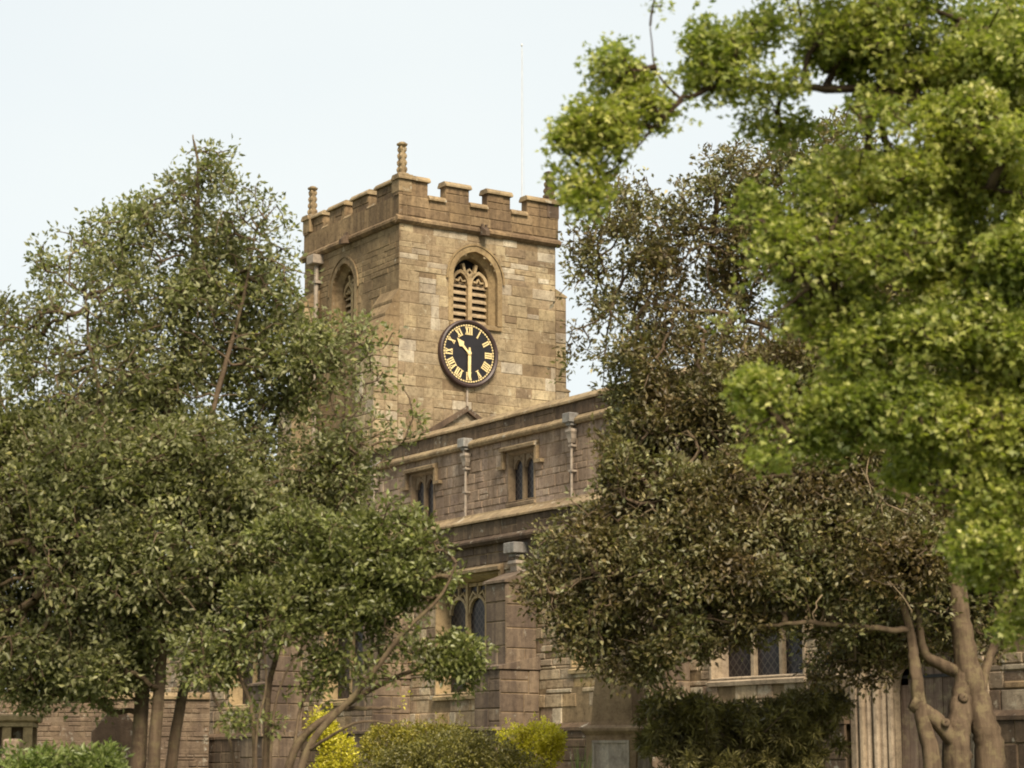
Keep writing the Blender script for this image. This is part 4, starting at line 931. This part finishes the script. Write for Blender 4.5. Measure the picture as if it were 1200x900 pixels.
shrub('golden_shrub', 'yellow leaved shrub behind the arching stems of the leaning bush', 'shrub', base_at(390, Y), [(378, 858, 16, 18, 0, .8), (395, 884, 20, 22, 0, .9), (388, 915, 26, 30, 0, 1), (470, 825, 0.1, .1, 0, .01)], Y, 260, 9, .05, M['leaf_gold'])
Y = 31.8
shrub('ochre_hedge', 'yellow green hedge with a browned top below the aisle window', 'hedge', base_at(480, Y), [(455, 872, 30, 20, 0, 1), (488, 868, 32, 18, 0, 1), (520, 866, 28, 16, 0, 1), (480, 905, 66, 34, 0, 1.4)], Y, 330, 9, .045, M['leaf_ygreen'])
Y = 28.5
shrub('olive_shrub', 'low rounded olive green shrub in front of the ochre hedge', 'shrub', base_at(520, Y), [(480, 894, 40, 18, 0, 1), (530, 880, 44, 22, 0, 1.1), (570, 888, 34, 22, 0, 1), (600, 905, 30, 24, 0, .7), (520, 920, 90, 40, 0, 1.5)], Y, 420, 9, .04, M['leaf_olive'])
for px, rx, py, lb in ((52, 46, 900, 'bright green leafy bush at the lower left corner before the chest tomb'), (112, 26, 902, 'small bright green bush between the chest tomb and the three evergreen stems')):
    Y = 23.
    shrub('leafy_bush', lb, 'bush', base_at(px, Y), [(px-rx*.4, py+4, rx*.6, 18, 0, 1), (px+rx*.35, py, rx*.6, 16, 0, 1), (px, py+26, rx, 28, 0, 1.3)], Y, 110, 7, .085, M['leaf_bright'], spread=.14, aspect=.35, up=.1)
# ---- dark spreading conifer
Y = 29.; bJ = base_at(870, Y); root = tag(empty('spreading_conifer', bJ), 'dark spreading conifer bush with drooping sprays under the three-light window', 'bush')
st = MB(); A1, D1 = [], []; s = Y/F_PX
for k in range(170):
    t_ = rng.random(); px = 765+rng.random()*215; 
    top = np.interp(px, [760, 800, 850, 900, 950, 970, 985], [826, 815, 832, 826, 812, 800, 838])+rng.random()**1.6*95
    tip = np.array(at(px, top, Y+rng.normal()*.35-.2)); b0 = np.array(bJ)+np.array([rng.normal()*.45, rng.normal()*.2, .1])
    mid = b0*.45+tip*.55+np.array([0, 0, .12]); end = tip+np.array([(tip[0]-b0[0])*.12, -.12, -.06])
    pl = catmull([b0, mid, tip, end], 5); st.tube([q-np.array(bJ) for q in pl], [.012*(1-i/len(pl))+.003 for i in range(len(pl))], 4)
    for i in range(4, len(pl)):
        d = pl[i]-pl[i-1]; d /= np.linalg.norm(d)+1e-9
        for q in range(3): A1.append(pl[i-1]+(pl[i]-pl[i-1])*q/4); D1.append(d*1.5)
st.build('stems', M['bark_dark'], root)
leaves('foliage', np.array(A1)-np.array(bJ), np.array(D1), 8, .10, M['needle'], root, spread=.10, aspect=.17, up=.3)
# ---- iris leaves
Y = 28.2; bI = base_at(681, Y); mb = MB()
for k in range(22):
    a = random.uniform(-.10, .10); b_ = random.uniform(-.06, .06); h = random.uniform(.75, 1.15); lx, ly = random.uniform(-.12, .12), random.uniform(-.1, .1); w_ = .014
    for s_ in (0, 1):
        L_ = [(a-w_*(1-s_), b_, 0), (a+w_*s_, b_+.004, 0)]; pts = []
        for i in range(5):
            f = i/4; ww = w_*(1-f**2); pts.append(((a+lx*f*f-ww, b_+ly*f*f, h*f), (a+lx*f*f+ww, b_+ly*f*f+.003, h*f)))
    for (l0, r0), (l1, r1) in zip(pts[:-1], pts[1:]): mb.face([l0, r0, r1, l1])
tag(mb.build('iris_clump', M['leaf_bright'], None, bI), 'upright tuft of green blade leaves beside the obelisk', 'plant')

# ------------------------------------------------------------------ monuments and walls
M['boundary'] = stone('boundary_rubble', [(.17, .125, .085), (.23, .175, .12), (.20, .145, .10), (.27, .21, .15)], stain=.75, stain_c=(.08, .055, .04), thr=.48, lichen=.4, lthr=.6, bump=.7)
M['tomb'] = stone('sandstone_monument', [(.46, .33, .21), (.50, .37, .24)], stain=.5, stain_c=(.18, .115, .075), thr=.5, lichen=.2, streak=(6, 6, .6))
M['panel'] = stone('whitened_panel', [(.74, .67, .59)], stain=.6, stain_c=(.25, .18, .15), thr=.52, lichen=.3, streak=(9, 9, .5))
Y = 30.; bt_ = base_at(726, Y); ob = tag(empty('obelisk_monument', bt_, math.radians(-22)), 'brown stone obelisk on a panelled pedestal, between the golden shrub and the dark conifer', 'monument')
zt = at(726, 850, Y).z-bt_[2]
mb = MB(); mb.box(-.52, .52, -.52, .52, 0, .16, 0, .02); mb.box(-.46, .46, -.46, .46, .16, .30, 0, .02); mb.build('base_step', M['tomb'], ob)
mb = MB(); mb.box(-.36, .36, -.36, .36, .30, zt-.10, 0, .012)
ped = mb.build('pedestal', M['tomb'], ob)
mb = MB(); mb.loft([[(x*r, y*r, z) for x, y in ((-1, -1), (1, -1), (1, 1), (-1, 1))] for r, z in ((.37, zt-.13), (.41, zt-.08), (.41, zt-.045), (.385, zt-.03), (.35, zt))]); mb.build('cornice', M['tomb'], ped)
for q in range(4):
    R = Matrix.Rotation(q*math.pi/2, 3, 'Z'); mb = MB()
    for r in ((-.27, .27, .40, .44), (-.27, .27, zt-.25, zt-.21), (-.27, -.235, .44, zt-.25), (.235, .27, .44, zt-.25)):
        v0 = len(mb.v); mb.box(r[0], r[1], -.378, -.35, r[2], r[3], 0, .004); mb.v[v0:] = [tuple(R @ Vector(p)) for p in mb.v[v0:]]
    v0 = len(mb.v); mb.box(-.234, .234, -.364, -.35, .441, zt-.251); mb.v[v0:] = [tuple(R @ Vector(p)) for p in mb.v[v0:]]
    mb.build('panel', M['panel'], ped)
zp = at(726, 752, Y).z-bt_[2]
mb = MB(); h = zp-zt
mb.loft([[(x*r, y*r, z) for x, y in ((-1, -1), (1, -1), (1, 1), (-1, 1))] for r, z in ((.31, zt), (.30, zt+.05*h), (.285, zt+.3*h), (.255, zt+.55*h), (.215, zt+.75*h), (.15, zt+.9*h), (.03, zt+h))])
mb.build('obelisk', M['tomb'], ob)
# chest tomb, post and headstone at the left
Y = 30.; b_ = base_at(8, Y); ct = tag(empty('chest_tomb', b_, math.radians(8)), 'weathered chest tomb with a pale slab on squat pilasters at the left edge', 'tomb')
zs = at(8, 838, Y).z-b_[2]
mb = MB(); mb.box(-.42, .42, -.55, .55, zs-.10, zs, 0, .02); mb.box(-.37, .37, -.5, .5, zs-.17, zs-.102, 0, .01); mb.build('slab', M['dress'], ct)
for x in (-.3, .02, .3):
    for y in (-.42, .42): mb = MB(); mb.box(x-.06, x+.06, y-.06, y+.06, .2, zs-.172, 0, .01); mb.build('pilaster', M['dress'], ct)
mb = MB(); mb.box(-.29, .29, -.38, .38, .2, zs-.173); mb.build('chest', M['dark'], ct)
mb = MB(); mb.box(-.5, .5, -.62, .62, 0, .198, 0, .02); mb.build('base_step', M['dark'], ct)
Y = 24.; b_ = base_at(14, Y); mb = MB(); h = at(14, 866, Y).z-b_[2]
mb.loft([[(x*.09, y*.09, z) for x, y in ((-1, -1), (1, -1), (1, 1), (-1, 1))] for z in (0, h-.02)]+[[(x*.07, y*.07, h) for x, y in ((-1, -1), (1, -1), (1, 1), (-1, 1))]])
tag(mb.build('wooden_post', M['wood'], None, b_), 'short brown wooden post in front of the chest tomb', 'post')
Y = 32.; b_ = base_at(135, Y); zt = at(135, 832, Y).z-b_[2]; zl = at(115, 858, Y).z-b_[2]
mb = MB(); w_ = .36; prof = [(-w_, 0), (w_, 0), (w_, zl), (w_*.8, zl+.08), (.12, zt-.03), (0, zt), (-.12, zt-.03), (-w_*.8, zl+.08), (-w_, zl)]
mb.prism(prof, lambda p, q, t_: (p, t_, q), -.07, .07)
tag(mb.build('headstone', M['dark'], None, b_), 'dark pointed headstone left of the three evergreen stems', 'headstone').rotation_euler.z = math.radians(14)
wl = tag(empty('boundary_wall', (-14.5, 53., .95), math.radians(10)), 'rubble stone boundary wall running off to the left behind the evergreen tree', 'wall')
mb = MB(); masonry(mb, lambda u, v, n: (u, -n, v), -14, 7, 0, 2.35, (.11, .30), (.12, .55), g=.012, dep=.018, jit=.025); mb.box(-14, 7, .04, .4, 0, 2.35)
mb.build('wall_face', [M['boundary'], M['boundary']], wl)
mb = MB(); moulding(mb, lambda u, v, n: (u, -n, v), [(2.35, -.45), (2.35, .05), (2.42, .05), (2.52, -.1), (2.52, -.35), (2.42, -.45)], -14, 7); mb.build('wall_coping', M['coping'], wl)
